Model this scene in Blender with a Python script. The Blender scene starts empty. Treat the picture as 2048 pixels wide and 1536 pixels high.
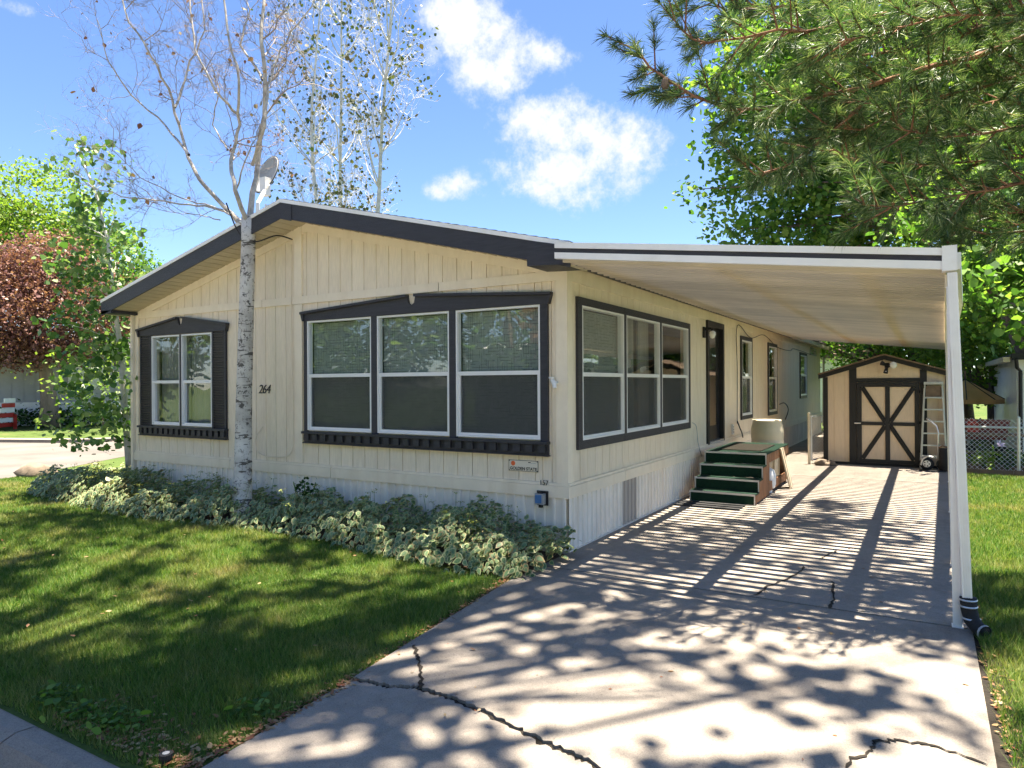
import bpy, math, random
import numpy as np
from mathutils import Vector, Matrix, noise as mnoise
rng = np.random.default_rng(7); random.seed(7)
sc = bpy.context.scene; COL = sc.collection
R = math.radians
# ---------------------------------------------------------------- camera
YAW, ROLL, CH = R(30.9), R(0.3), 1.74
F_ = np.array([-math.sin(YAW), math.cos(YAW), 0]); R_ = np.array([math.cos(YAW), math.sin(YAW), 0]); U_ = np.array([0, 0, 1.])
CAM = np.array([3.156, -6.362, CH])
cd = bpy.data.cameras.new('camera'); cd.sensor_width = 36; cd.lens = 36*1380/2048; cd.clip_end = 2000; cd.clip_start = .05
co = bpy.data.objects.new('camera', cd); COL.objects.link(co)
rr = R_*math.cos(ROLL)-U_*math.sin(ROLL); uu = U_*math.cos(ROLL)+R_*math.sin(ROLL)
co.matrix_world = Matrix(((rr[0], uu[0], -F_[0], CAM[0]), (rr[1], uu[1], -F_[1], CAM[1]), (rr[2], uu[2], -F_[2], CAM[2]), (0, 0, 0, 1)))
sc.camera = co
def at(px, py, Z):            # a point seen at this pixel, Z metres in front of the camera
    return CAM + Z*(F_ + rr*(px-1024)/1380 - uu*(py-768)/1380)
# ---------------------------------------------------------------- sky, sun, exposure
SUN = Vector((.045, .12, 1)).normalized()          # towards the sun
w = bpy.data.worlds.new('World'); sc.world = w; w.use_nodes = True
N = w.node_tree.nodes; L = w.node_tree.links; N.clear()
sky = N.new('ShaderNodeTexSky'); sky.sky_type = 'NISHITA'; sky.sun_disc = False
sky.sun_elevation = math.asin(SUN.z); sky.sun_rotation = math.atan2(SUN.x, SUN.y)
sky.altitude = 1400; sky.air_density = 1.0; sky.dust_density = .25; sky.ozone_density = 2.5
bg = N.new('ShaderNodeBackground'); bg.inputs[1].default_value = .052
wo = N.new('ShaderNodeOutputWorld'); L.new(bg.outputs[0], wo.inputs[0])
tc = N.new('ShaderNodeTexCoord')
def wmath(op, a, b=None, c=None):
    n = N.new('ShaderNodeMath'); n.operation = op
    for i, v in enumerate((a, b, c)):
        if v is None: continue
        if isinstance(v, (int, float)): n.inputs[i].default_value = v
        else: L.new(v, n.inputs[i])
    return n.outputs[0]
def wvec(op, a, b):
    n = N.new('ShaderNodeVectorMath'); n.operation = op
    for i, v in enumerate((a, b)):
        if isinstance(v, tuple): n.inputs[i].default_value = v
        else: L.new(v, n.inputs[i])
    return n
wn = N.new('ShaderNodeTexNoise'); wn.inputs['Scale'].default_value = 19; wn.inputs['Detail'].default_value = 9; wn.inputs['Roughness'].default_value = .66
L.new(tc.outputs['Generated'], wn.inputs['Vector'])
PUFFS = [(925, 45, 95, 70, 1.25), (985, 100, 90, 70, 1.2), (900, 15, 60, 40, .9), (945, 150, 38, 32, .6), (1090, 110, 62, 36, .75), (1060, 270, 75, 62, 1.1), (1150, 270, 90, 65, 1.15),
         (1220, 310, 110, 70, 1.1), (1130, 340, 140, 70, 1.1), (1160, 395, 80, 32, .7), (925, 372, 62, 34, .8), (880, 385, 40, 22, .6), (30, 10, 60, 14, .25)]
mask = None
for px, py, ax, ay, k in PUFFS:
    d = at(px, py, 1)-CAM; d = d/np.linalg.norm(d)
    s = wvec('SUBTRACT', tc.outputs['Generated'], tuple(d)).outputs[0]
    a = wmath('DIVIDE', wvec('DOT_PRODUCT', s, tuple(R_)).outputs['Value'], ax/1380*1.02); b = wmath('DIVIDE', wvec('DOT_PRODUCT', s, tuple(U_)).outputs['Value'], ay/1380*1.02)
    q = wmath('SUBTRACT', k, wmath('ADD', wmath('MULTIPLY', a, a), wmath('MULTIPLY', b, b)))
    q = wmath('MAXIMUM', q, -1.5)
    mask = q if mask is None else wmath('MAXIMUM', mask, q)
m2 = wmath('ADD', mask, wmath('MULTIPLY', wmath('SUBTRACT', wn.outputs['Fac'], .52), 4.4))
mr = N.new('ShaderNodeMapRange'); mr.interpolation_type = 'SMOOTHSTEP'; mr.inputs[1].default_value = -.15; mr.inputs[2].default_value = 1.25
L.new(m2, mr.inputs[0])
cm = N.new('ShaderNodeMixRGB'); cm.inputs[1].default_value = (3.3, 3.6, 4.2, 1); cm.inputs[2].default_value = (4.1, 4.1, 4.15, 1)
cf = N.new('ShaderNodeMapRange'); cf.inputs[1].default_value = .2; cf.inputs[2].default_value = 1.6; L.new(m2, cf.inputs[0]); L.new(cf.outputs[0], cm.inputs[0])
hs = N.new('ShaderNodeHueSaturation'); hs.inputs['Hue'].default_value = .507; hs.inputs['Saturation'].default_value = 1.1; hs.inputs['Value'].default_value = 1.0
L.new(sky.outputs[0], hs.inputs['Color'])
mx = N.new('ShaderNodeMixRGB'); L.new(mr.outputs[0], mx.inputs[0]); L.new(hs.outputs[0], mx.inputs[1]); L.new(cm.outputs[0], mx.inputs[2])
L.new(mx.outputs[0], bg.inputs[0])
sl = bpy.data.lights.new('sun', 'SUN'); sl.energy = 4.9; sl.angle = R(.53); sl.color = (1, .90, .74)
so = bpy.data.objects.new('sun', sl); COL.objects.link(so); so.rotation_euler = SUN.to_track_quat('Z', 'Y').to_euler(); so.location = (0, 0, 30)
vs = sc.view_settings; vs.view_transform = 'Standard'; vs.look = 'None'; vs.exposure = 2.4; vs.gamma = 1; vs.use_curve_mapping = False
sc.cycles.max_bounces = 8; sc.cycles.transparent_max_bounces = 12; sc.cycles.use_denoising = True
# ---------------------------------------------------------------- materials
MATS = {}
class NT:
    def __init__(s, name):
        s.m = bpy.data.materials.new(name); s.m.use_nodes = True; s.n = s.m.node_tree.nodes; s.l = s.m.node_tree.links
        s.p = s.n['Principled BSDF']; s.o = s.n['Material Output']; s.g = s.n.new('ShaderNodeNewGeometry')
        MATS[name] = s.m
    def math(s, op, a, b=None, c=None):
        n = s.n.new('ShaderNodeMath'); n.operation = op
        for i, v in enumerate((a, b, c)):
            if v is None: continue
            if isinstance(v, (int, float)): n.inputs[i].default_value = v
            else: s.l.new(v, n.inputs[i])
        return n.outputs[0]
    def vec(s, sx=1, sy=1, sz=1):
        n = s.n.new('ShaderNodeVectorMath'); n.operation = 'MULTIPLY'; s.l.new(s.g.outputs['Position'], n.inputs[0]); n.inputs[1].default_value = (sx, sy, sz); return n.outputs[0]
    def noise(s, scale, detail=4, rough=.55, v=None):
        n = s.n.new('ShaderNodeTexNoise'); n.inputs['Scale'].default_value = scale; n.inputs['Detail'].default_value = detail; n.inputs['Roughness'].default_value = rough
        s.l.new(v if v is not None else s.g.outputs['Position'], n.inputs['Vector']); return n.outputs['Fac']
    def ramp(s, fac, stops):
        n = s.n.new('ShaderNodeValToRGB'); e = n.color_ramp.elements
        while len(e) < len(stops): e.new(.5)
        for i, (p, c) in enumerate(stops): e[i].position = p; e[i].color = (*c, 1)
        s.l.new(fac, n.inputs[0]); return n.outputs[0]
    def mix(s, f, a, b, mode='MIX'):
        n = s.n.new('ShaderNodeMixRGB'); n.blend_type = mode
        for i, v in enumerate((f, a, b)):
            if isinstance(v, (int, float)): n.inputs[i].default_value = v
            elif isinstance(v, tuple): n.inputs[i].default_value = (*v, 1)
            else: s.l.new(v, n.inputs[i])
        return n.outputs[0]
    def bump(s, h, strength=.3, dist=.01):
        n = s.n.new('ShaderNodeBump'); n.inputs['Strength'].default_value = strength; n.inputs['Distance'].default_value = dist; s.l.new(h, n.inputs['Height']); s.l.new(n.outputs[0], s.p.inputs['Normal'])
    def set(s, col=None, rough=None, metal=None, spec=None):
        for k, v in (('Base Color', col), ('Roughness', rough), ('Metallic', metal), ('Specular IOR Level', spec)):
            if v is None: continue
            if isinstance(v, (int, float)): s.p.inputs[k].default_value = v
            elif isinstance(v, tuple): s.p.inputs[k].default_value = (*v, 1)
            else: s.l.new(v, s.p.inputs[k])
        return s
def M(name, col, rough=.6, var=.18, scale=3, bump=0, bscale=80, metal=0, rnd=.06, st=(1, 1, 1), spec=.4, dirt=None):
    t = NT(name); v = t.vec(*st); f = t.noise(scale, 5, .6, v)
    lo = tuple(c*(1-var) for c in col); hi = tuple(min(1, c*(1+var*.6)) for c in col)
    c = t.ramp(f, [(.3, lo), (.7, hi)])
    if dirt:                                        # patchy stains with a shape of their own
        d = t.noise(1.7, 7, .68, t.vec(2.4, 2.4, .55) if name.startswith(('cream', 'skirt')) else None); c = t.mix(t.math('MULTIPLY', t.math('GREATER_THAN', d, .6), .0), c, dirt)
        dm = t.n.new('ShaderNodeMapRange'); dm.inputs[1].default_value = .5; dm.inputs[2].default_value = .78; t.l.new(d, dm.inputs[0]); c = t.mix(dm.outputs[0], c, dirt)
    if rnd:
        oi = t.n.new('ShaderNodeObjectInfo'); k = t.math('MULTIPLY_ADD', oi.outputs['Random'], 2*rnd, 1-rnd); c = t.mix(1.0, c, k, 'MULTIPLY')
    t.set(c, rough, metal, spec)
    if bump: t.bump(t.noise(bscale, 4, .6, v), bump)
    return t.m
def leafmat(name, cols, trans=.45, rough=.5):
    t = NT(name); r = t.g.outputs['Random Per Island']
    n = len(cols); c = t.ramp(r, [((i+.5)/n, q) for i, q in enumerate(cols)])
    t.set(c, rough, 0, .35)
    tr = t.n.new('ShaderNodeBsdfTranslucent'); t.l.new(t.mix(1.0, c, (1.25, 1.3, .62), 'MULTIPLY'), tr.inputs[0])
    ms = t.n.new('ShaderNodeMixShader'); ms.inputs[0].default_value = trans; t.l.new(t.p.outputs[0], ms.inputs[1]); t.l.new(tr.outputs[0], ms.inputs[2]); t.l.new(ms.outputs[0], t.o.inputs[0])
    return t.m
M('cream', (.85, .735, .56), .62, .10, 6, .25, 60, st=(9, 9, 1), rnd=.025, dirt=(.72, .60, .44))
M('cream_trim', (.86, .755, .585), .6, .06, 4, .15, 60, rnd=.02, dirt=(.75, .63, .46))
M('skirt', (.83, .77, .68), .5, .08, 3, .05, rnd=.05, dirt=(.66, .58, .47))
M('skirt_taupe', (.42, .38, .34), .5, .06, 3, .05)
M('charcoal', (.036, .036, .044), .5, .25, 5, .5, 50, st=(1, 1, 8), rnd=.05)
M('black_trim', (.018, .018, .02), .5, .2, 5, .3, 60)
M('white_metal', (.86, .85, .83), .4, .05, 3, .03, rnd=.03, dirt=(.74, .70, .64))
M('alum', (.62, .62, .62), .35, .1, 8, .05, metal=.7)
M('alum_white', (.8, .8, .79), .35, .05, 5, rnd=.02)
M('pan', (.57, .485, .355), .38, .10, 2, .05, rnd=.1, spec=.5)
M('soffit', (.55, .47, .34), .6, .1, 4, rnd=.04)
M('shingle', (.10, .10, .11), .9, .4, 20, .6, 120)
M('dark_room', (.10, .10, .09), .9, .3, 2)
M('curtain', (.28, .27, .25), .8, .15, 3, .1)
M('door_dark', (.02, .02, .022), .35, .2, 3)
M('carpet', (.006, .035, .018), .95, .35, 40, .8, 200, rnd=.03)
M('carpet_brown', (.03, .025, .016), .95, .35, 40, .8, 200)
M('wood', (.27, .115, .045), .7, .45, 4, .3, 60, st=(1, 6, 1), dirt=(.40, .25, .14))
M('plywood', (.62, .5, .34), .7, .15, 6)
M('beige_plastic', (.66, .58, .43), .45, .07, 3, rnd=0, dirt=(.5, .42, .3))
M('white_paint', (.78, .78, .76), .5, .06, 4)
M('rubber', (.02, .02, .021), .8, .3, 10, .3)
M('shed_wall', (.74, .58, .41), .7, .07, 6, .2, 70, st=(7, 7, 1), rnd=.03)
M('red', (.45, .03, .02), .4, .25, 4)
M('dark_red', (.18, .03, .025), .5, .3, 4)
M('canvas', (.72, .42, .18), .8, .15, 3, .1)
M('grey_siding', (.40, .41, .43), .6, .1, 3, .1, rnd=.04)
M('rock', (.20, .155, .115), .9, .4, 6, .8, 14)
M('timber', (.22, .15, .10), .9, .4, 5, .6, 40)
M('bark_pine', (.24, .12, .07), .95, .55, 18, 1, 30, st=(1, 1, .5), rnd=0)
M('bark_brown', (.17, .12, .09), .95, .5, 8, 1, 22, st=(1, 1, .3), rnd=0)
M('bark_plum', (.28, .22, .165), .95, .4, 6, 1, 18, st=(1, 1, .3), rnd=0)
M('bark_grey', (.58, .57, .55), .85, .3, 8, .5, 30, rnd=0)
M('twig', (.33, .27, .235), .85, .4, 20, rnd=0)
M('blue_plastic', (.05, .16, .36), .4, .2, 5)
M('grey_plastic', (.32, .33, .34), .5, .1, 5)
M('orange', (.75, .13, .03), .5, .05, 4)
M('plate', (.70, .64, .52), .5, .05, 4)
M('bulb', (.8, .8, .78), .15, .03, 3)
M('lavender', (.62, .52, .75), .6, .1, 9)
M('stem_green', (.10, .19, .04), .6, .2, 9)
M('crack_dirt', (.018, .014, .010), 1, .5, 12, .8, 40)
M('soil', (.10, .065, .04), 1, .5, 12, .8, 40)
# aspen bark: white with dark eye scars and rings
t = NT('aspen'); n1 = t.noise(5.5, 7, .7, t.vec(1.3, 1.3, 1.6)); n2 = t.noise(2.0, 5, .6, t.vec(1, 1, 2)); n3 = t.noise(26, 4, .7, t.vec(1, 1, .8))
sp = t.math('GREATER_THAN', n1, .585); ring = t.math('GREATER_THAN', t.noise(5, 3, .5, t.vec(.7, .7, 4)), .60); fl = t.math('GREATER_THAN', n3, .58)
c = t.ramp(n2, [(.3, (.40, .37, .33)), (.52, (.60, .57, .52)), (.75, (.74, .71, .66))]); c = t.mix(t.math('MULTIPLY', t.math('MAXIMUM', sp, ring), .88), c, (.05, .042, .035)); c = t.mix(t.math('MULTIPLY', fl, .6), c, (.14, .12, .10)); t.set(c, .85); t.bump(t.math('ADD', n1, n3), .7)
M('aspen_limb', (.48, .44, .39), .85, .55, 9, .6, 30, rnd=0)
# concrete
t = NT('concrete'); a = t.noise(.9, 6, .6); b = t.noise(11, 6, .75); g = t.noise(150, 3, .8); stn = t.noise(1.6, 8, .72); pit = t.noise(60, 2, .5); tyre = t.noise(3, 4, .6, t.vec(2.2, .12, 1))
c = t.ramp(a, [(.3, (.255, .222, .187)), (.7, (.36, .315, .268))]); c = t.mix(.5, c, t.ramp(b, [(.3, (.185, .162, .137)), (.7, (.405, .357, .305))])); c = t.mix(.3, c, t.ramp(g, [(.35, (.085, .075, .063)), (.62, (.52, .465, .405))]))
for f_, lo, hi, am, cc in ((stn, .52, .74, .62, (.16, .132, .112)), (tyre, .55, .75, .45, (.15, .13, .12)), (pit, .66, .74, .55, (.09, .08, .07))):
    sm = t.n.new('ShaderNodeMapRange'); sm.inputs[1].default_value = lo; sm.inputs[2].default_value = hi; sm.inputs[4].default_value = am; t.l.new(f_, sm.inputs[0]); c = t.mix(sm.outputs[0], c, cc)
oi = t.n.new('ShaderNodeObjectInfo'); c = t.mix(1.0, c, t.math('MULTIPLY_ADD', oi.outputs['Random'], .14, .77), 'MULTIPLY'); t.set(c, .85, 0, .25); t.bump(t.math('ADD', g, t.math('MULTIPLY', b, 2)), .5, .005)
M('asphalt_dark', (.135, .12, .107), .9, .3, .7, .4, 90)
t = NT('asphalt_bounce'); a = t.noise(.5, 5, .6); g = t.noise(90, 4, .7); c = t.mix(.35, t.ramp(a, [(.3, (.26, .235, .21)), (.7, (.34, .31, .28))]), t.ramp(g, [(.3, (.14, .13, .12)), (.7, (.40, .37, .34))])); t.set(c, .9, 0, .2); t.bump(g, .4, .004)  # kept paler than the side road to bounce sunlight onto the house front
# lawn soil / turf under the blades
t = NT('turf'); a = t.noise(.8, 5, .6); b = t.noise(30, 5, .7)
c = t.mix(.5, t.ramp(a, [(.35, (.045, .085, .02)), (.55, (.075, .12, .03)), (.72, (.19, .15, .07))]), t.ramp(b, [(.3, (.03, .05, .015)), (.7, (.11, .14, .04))])); t.set(c, 1, 0, .1); t.bump(b, .8, .02)
t = NT('grass_blade'); a = t.noise(1.1, 7, .68); r = t.g.outputs['Random Per Island']
c = t.ramp(a, [(.30, (.04, .125, .022)), (.46, (.085, .175, .032)), (.57, (.18, .215, .065)), (.66, (.40, .33, .17))]); c = t.mix(.42, c, t.ramp(r, [(.1, (.04, .11, .015)), (.6, (.16, .27, .045)), (.95, (.45, .40, .18))])); t.set(c, .55, 0, .25)
tr = t.n.new('ShaderNodeBsdfTranslucent'); t.l.new(t.mix(1.0, c, (1.4, 1.4, .7), 'MULTIPLY'), tr.inputs[0]); ms = t.n.new('ShaderNodeMixShader'); ms.inputs[0].default_value = .35
t.l.new(t.p.outputs[0], ms.inputs[1]); t.l.new(tr.outputs[0], ms.inputs[2]); t.l.new(ms.outputs[0], t.o.inputs[0])
leafmat('leaf_maple', [(.05, .125, .022), (.085, .19, .03), (.13, .25, .042), (.21, .32, .065)], .5)
leafmat('leaf_lime', [(.10, .19, .03), (.17, .27, .045), (.25, .33, .065), (.12, .21, .035)], .5)
leafmat('leaf_plum', [(.16, .07, .065), (.24, .115, .10), (.32, .18, .145), (.12, .05, .05)], .3)
leafmat('leaf_aspen', [(.05, .12, .03), (.08, .17, .04), (.14, .24, .07), (.22, .30, .12)], .4, .4)
leafmat('leaf_olive', [(.045, .07, .02), (.075, .095, .03), (.10, .08, .035)], .3)
leafmat('leaf_dry', [(.22, .08, .04), (.30, .16, .08), (.38, .27, .14)], .2)
leafmat('needle', [(.04, .095, .035), (.065, .13, .05), (.11, .18, .07), (.24, .30, .15)], .3, .4)
leafmat('gc_green', [(.10, .18, .08), (.13, .22, .10), (.16, .26, .12), (.20, .29, .15)], .3)
leafmat('gc_cream', [(.44, .47, .25), (.54, .55, .32), (.37, .42, .20), (.48, .49, .27), (.36, .28, .14)], .3)
leafmat('leaf_dark', [(.02, .06, .015), (.035, .09, .02), (.06, .13, .03)], .35)
leafmat('umbel', [(.24, .28, .06), (.32, .34, .10), (.18, .22, .05)], .3)
# window glass: clear, with Fresnel reflection
def glassmat(name, tint, base):
    t = NT(name); gl = t.n.new('ShaderNodeBsdfGlossy'); gl.inputs['Roughness'].default_value = .015; gl.inputs[0].default_value = (.95, .97, 1, 1)
    tp = t.n.new('ShaderNodeBsdfTransparent'); tp.inputs[0].default_value = (*tint, 1); fr = t.n.new('ShaderNodeFresnel'); fr.inputs[0].default_value = 1.5
    w_ = t.noise(1.1, 2, .5); bp = t.n.new('ShaderNodeBump'); bp.inputs['Strength'].default_value = .10; bp.inputs['Distance'].default_value = .05; t.l.new(w_, bp.inputs['Height']); t.l.new(bp.outputs[0], gl.inputs['Normal'])
    ms = t.n.new('ShaderNodeMixShader'); t.l.new(t.math('MULTIPLY', t.math('ADD', fr.outputs[0], base), t.math('SUBTRACT', 1.0, t.g.outputs['Backfacing'])), ms.inputs[0]); t.l.new(tp.outputs[0], ms.inputs[1]); t.l.new(gl.outputs[0], ms.inputs[2]); t.l.new(ms.outputs[0], t.o.inputs[0])
glassmat('glass', (.96, .98, .97), .07)
t = NT('screen'); tp = t.n.new('ShaderNodeBsdfTransparent'); ms = t.n.new('ShaderNodeMixShader'); ms.inputs[0].default_value = .4; t.set((.07, .075, .075), .7); t.l.new(tp.outputs[0], ms.inputs[1]); t.l.new(t.p.outputs[0], ms.inputs[2]); t.l.new(ms.outputs[0], t.o.inputs[0])
# printed roller shade: a scatter of short crossing dashes
t = NT('print_shade'); s = t.n.new('ShaderNodeSeparateXYZ'); t.l.new(t.g.outputs['Position'], s.inputs[0]); u = t.math('ADD', s.outputs[0], s.outputs[1]); v = s.outputs[2]
def dashes(p, q, a, b, th):
    pa = t.math('DIVIDE', p, a); line = t.math('LESS_THAN', t.math('FRACT', pa), .13)
    cid = t.math('FLOOR', pa); qb = t.math('ADD', t.math('DIVIDE', q, b), t.math('MULTIPLY', cid, .37))
    wn = t.n.new('ShaderNodeTexWhiteNoise'); wn.noise_dimensions = '2D'; cb = t.n.new('ShaderNodeCombineXYZ'); t.l.new(cid, cb.inputs[0]); t.l.new(t.math('FLOOR', qb), cb.inputs[1]); t.l.new(cb.outputs[0], wn.inputs['Vector'])
    return t.math('MULTIPLY', line, t.math('GREATER_THAN', wn.outputs['Value'], th))
d = t.math('MAXIMUM', dashes(u, v, .03, .085, .45), dashes(v, u, .035, .07, .5))
t.set(t.mix(t.math('MULTIPLY', d, .85), t.ramp(t.noise(.8, 3), [(.3, (.20, .225, .205)), (.7, (.29, .315, .285))]), (.03, .035, .035)), .8)
# ---------------------------------------------------------------- mesh helpers
class MB:
    def __init__(s): s.v = []; s.f = []; s.mi = []; s.n = 0
    def add(s, v, f, mi=0):
        o = s.n; s.v.extend([tuple(map(float, q)) for q in v]); s.f.extend([tuple(i+o for i in q) for q in f]); s.mi.extend([mi]*len(f)); s.n += len(v)
    def box(s, a, b, mi=0, rot=None, piv=None):
        x0, y0, z0 = a; x1, y1, z1 = b
        v = [(x0, y0, z0), (x1, y0, z0), (x1, y1, z0), (x0, y1, z0), (x0, y0, z1), (x1, y0, z1), (x1, y1, z1), (x0, y1, z1)]
        if rot is not None:
            p = Vector(piv if piv is not None else [(i+j)/2 for i, j in zip(a, b)]); v = [tuple(rot @ (Vector(q)-p)+p) for q in v]
        s.add(v, [(0, 3, 2, 1), (4, 5, 6, 7), (0, 1, 5, 4), (1, 2, 6, 5), (2, 3, 7, 6), (3, 0, 4, 7)], mi)
    def bar(s, p, q, w, h, mi=0, up=(0, 0, 1)):
        p = Vector(p); q = Vector(q); d = (q-p).normalized(); x = d.cross(Vector(up))
        if x.length < 1e-4: x = d.cross(Vector((1, 0, 0)))
        x.normalize(); y = x.cross(d); v = []
        for c in (p, q):
            for a, b in ((-1, -1), (1, -1), (1, 1), (-1, 1)): v.append(c+x*a*w/2+y*b*h/2)
        s.add(v, [(0, 1, 2, 3), (7, 6, 5, 4), (0, 4, 5, 1), (1, 5, 6, 2), (2, 6, 7, 3), (3, 7, 4, 0)], mi)
    def prism(s, pts, off, mi=0):           # polygon (3-d points) pushed by a vector
        n = len(pts); p = [Vector(q) for q in pts]; o = Vector(off)
        s.add(p+[q+o for q in p], [tuple(range(n))[::-1], tuple(range(n, 2*n))]+[(i, (i+1) % n, (i+1) % n+n, i+n) for i in range(n)], mi)
    def tube(s, pts, rad, k=6, mi=0, cap=True):
        P = [Vector(q) for q in pts]; n = len(P)
        if n < 2: return
        if not hasattr(rad, '__len__'): rad = [rad]*n
        v = []; ref = None
        for i in range(n):
            d = (P[min(i+1, n-1)]-P[max(i-1, 0)])
            d = d.normalized() if d.length > 1e-9 else Vector((0, 0, 1))
            if ref is None or abs(ref.dot(d)) > .98: ref = Vector((0, 0, 1)) if abs(d.z) < .9 else Vector((1, 0, 0))
            x = (ref-d*ref.dot(d)).normalized(); ref = x; y = d.cross(x)
            for j in range(k): a = 2*math.pi*j/k; v.append(P[i]+(x*math.cos(a)+y*math.sin(a))*rad[i])
        f = [(i*k+j, i*k+(j+1) % k, (i+1)*k+(j+1) % k, (i+1)*k+j) for i in range(n-1) for j in range(k)]
        if cap: f += [tuple(range(k))[::-1], tuple((n-1)*k+j for j in range(k))]
        s.add(v, f, mi)
    def lathe(s, prof, c, k=20, mi=0, axis='z'):
        v = []
        for r_, h in prof:
            for j in range(k):
                a = 2*math.pi*j/k; q = (r_*math.cos(a), r_*math.sin(a), h)
                if axis == 'x': q = (q[2], q[0], q[1])
                if axis == 'y': q = (q[0], q[2], q[1])
                v.append((q[0]+c[0], q[1]+c[1], q[2]+c[2]))
        n = len(prof); s.add(v, [(i*k+j, i*k+(j+1) % k, (i+1)*k+(j+1) % k, (i+1)*k+j) for i in range(n-1) for j in range(k)]+[tuple(range(k))[::-1], tuple((n-1)*k+j for j in range(k))], mi)
    def obj(s, name, mat, parent=None, smooth=False, loc=None):
        me = bpy.data.meshes.new(name); me.from_pydata(s.v, [], s.f)
        for m in (mat if isinstance(mat, (list, tuple)) else [mat]): me.materials.append(MATS[m])
        if any(s.mi): me.polygons.foreach_set('material_index', s.mi)
        if smooth: me.polygons.foreach_set('use_smooth', [True]*len(me.polygons))
        return link(name, me, parent, loc)
def link(name, me, parent=None, loc=None):
    o = bpy.data.objects.new(name, me); COL.objects.link(o)
    if parent is not None: o.parent = parent
    if loc is not None: o.location = loc
    return o
UB = {}
def B(name, mat, a, b, parent=None, rot=None):       # a box piece that shares its mesh with its like
    if mat not in UB:
        m = MB(); m.box((-.5, -.5, -.5), (.5, .5, .5)); me = bpy.data.meshes.new('box_'+mat); me.from_pydata(m.v, [], m.f); me.materials.append(MATS[mat]); UB[mat] = me
    o = link(name, UB[mat], parent, [(i+j)/2 for i, j in zip(a, b)]); o.scale = [max(abs(j-i), 1e-4) for i, j in zip(a, b)]
    if rot is not None: o.rotation_euler = rot
    return o
def thing(name, label, cat, loc=(0, 0, 0), rz=0, group=None):
    o = bpy.data.objects.new(name, None); COL.objects.link(o); o.location = loc; o.rotation_euler = (0, 0, rz); o.empty_display_size = .1
    return tag(o, label, cat, group)
def tag(o, label=None, cat=None, group=None, kind=None):
    if label: o['label'] = label
    if cat: o['category'] = cat
    if group: o['group'] = group
    if kind: o['kind'] = kind
    return o
def sheet(name, mat, poly, z, kind='structure', parent=None):
    m = MB(); m.add([(x, y, z) for x, y in poly], [tuple(range(len(poly)))]); o = m.obj(name, mat, parent)
    if kind: o['kind'] = kind
    return o
def rawmesh(name, V, faces_n, mats, parent=None, mi=None):
    """V (N*k,3) with k verts per face -> one mesh of separate faces"""
    n = len(V)//faces_n; me = bpy.data.meshes.new(name); me.vertices.add(len(V)); me.vertices.foreach_set('co', np.asarray(V, np.float32).ravel())
    me.loops.add(len(V)); me.loops.foreach_set('vertex_index', np.arange(len(V), dtype=np.int32)); me.polygons.add(n)
    me.polygons.foreach_set('loop_start', np.arange(0, len(V), faces_n, dtype=np.int32)); me.polygons.foreach_set('loop_total', np.full(n, faces_n, np.int32))
    for m in mats: me.materials.append(MATS[m])
    if mi is not None: me.polygons.foreach_set('material_index', mi)
    me.update(); me.validate(); return link(name, me, parent)
def unit(a): return a/np.maximum(np.linalg.norm(a, axis=1, keepdims=True), 1e-9)
def leaves(name, mat, P, size, parent=None, flat=.5, wide=.7, jit=.35, six=True):
    """flat leaf blades: P (N,3) positions; flat = how much the leaves lie level"""
    P = np.asarray(P, float); n = len(P)
    nrm = unit(rng.normal(size=(n, 3))*(1-flat)+np.array([0, 0, 1])*flat*1.6); d = rng.normal(size=(n, 3)); d = unit(d-nrm*(d*nrm).sum(1, keepdims=True)); s = np.cross(nrm, d)
    L_ = size*(1+jit*rng.normal(size=(n, 1))).clip(.45, 1.9); W = L_*wide*.5
    if six:
        q = [P, P+d*L_*.3+s*W-nrm*L_*.06, P+d*L_*.68+s*W*.75-nrm*L_*.05, P+d*L_-nrm*L_*.14, P+d*L_*.68-s*W*.75-nrm*L_*.05, P+d*L_*.3-s*W-nrm*L_*.06]; k = 6
    else: q = [P, P+d*L_*.45+s*W, P+d*L_, P+d*L_*.45-s*W]; k = 4
    V = np.stack(q, 1).reshape(-1, 3); return rawmesh(name, V, k, [mat], parent)
# ---------------------------------------------------------------- vegetation builders
def limb(mb, p, d, length, r0, r1, seg=6, wander=.18, lift=0., k=6):
    pts = [Vector(p)]; d = Vector(d).normalized()
    for i in range(seg):
        d = (d+Vector((random.gauss(0, wander), random.gauss(0, wander), random.gauss(0, wander)+lift))).normalized(); pts.append(pts[-1]+d*length/seg)
    mb.tube(pts, [r0+(r1-r0)*i/seg for i in range(seg+1)], k, cap=False); return pts, d
def twigs(mb, pts, r, length, depth, tips, wander=.25, n=4, k=4, ang=.9, lift=.05):
    """side shoots along a limb, and shoots on those"""
    for _ in range(n):
        i = random.randint(max(1, len(pts)//4), len(pts)-1); a = pts[i]; d0 = (pts[i]-pts[i-1]).normalized(); v = Vector((random.gauss(0, 1), random.gauss(0, 1), random.gauss(0, 1)+.3)); v = (v-d0*v.dot(d0)).normalized()
        d = (d0*math.cos(ang)+v*math.sin(ang)).normalized(); L1 = length*random.uniform(.6, 1.25); pp, dd = limb(mb, a, d, L1, r, r*.4, 5, wander, lift, k); tips.append(pp[-1])
        if depth > 0: twigs(mb, pp, r*.55, L1*.55, depth-1, tips, wander, n, 3, ang, lift)
def blobpts(blobs, n):
    out = []
    vol = np.array([b[3]*b[4]*b[5] for b in blobs]); cnt = (n*vol/vol.sum()).astype(int)+1
    for b, c in zip(blobs, cnt):
        v = unit(rng.normal(size=(c, 3)))*rng.uniform(.45, 1.0, size=(c, 1))**.55; out.append(v*np.array(b[3:6])+np.array(b[:3]))
    return np.concatenate(out)
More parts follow.
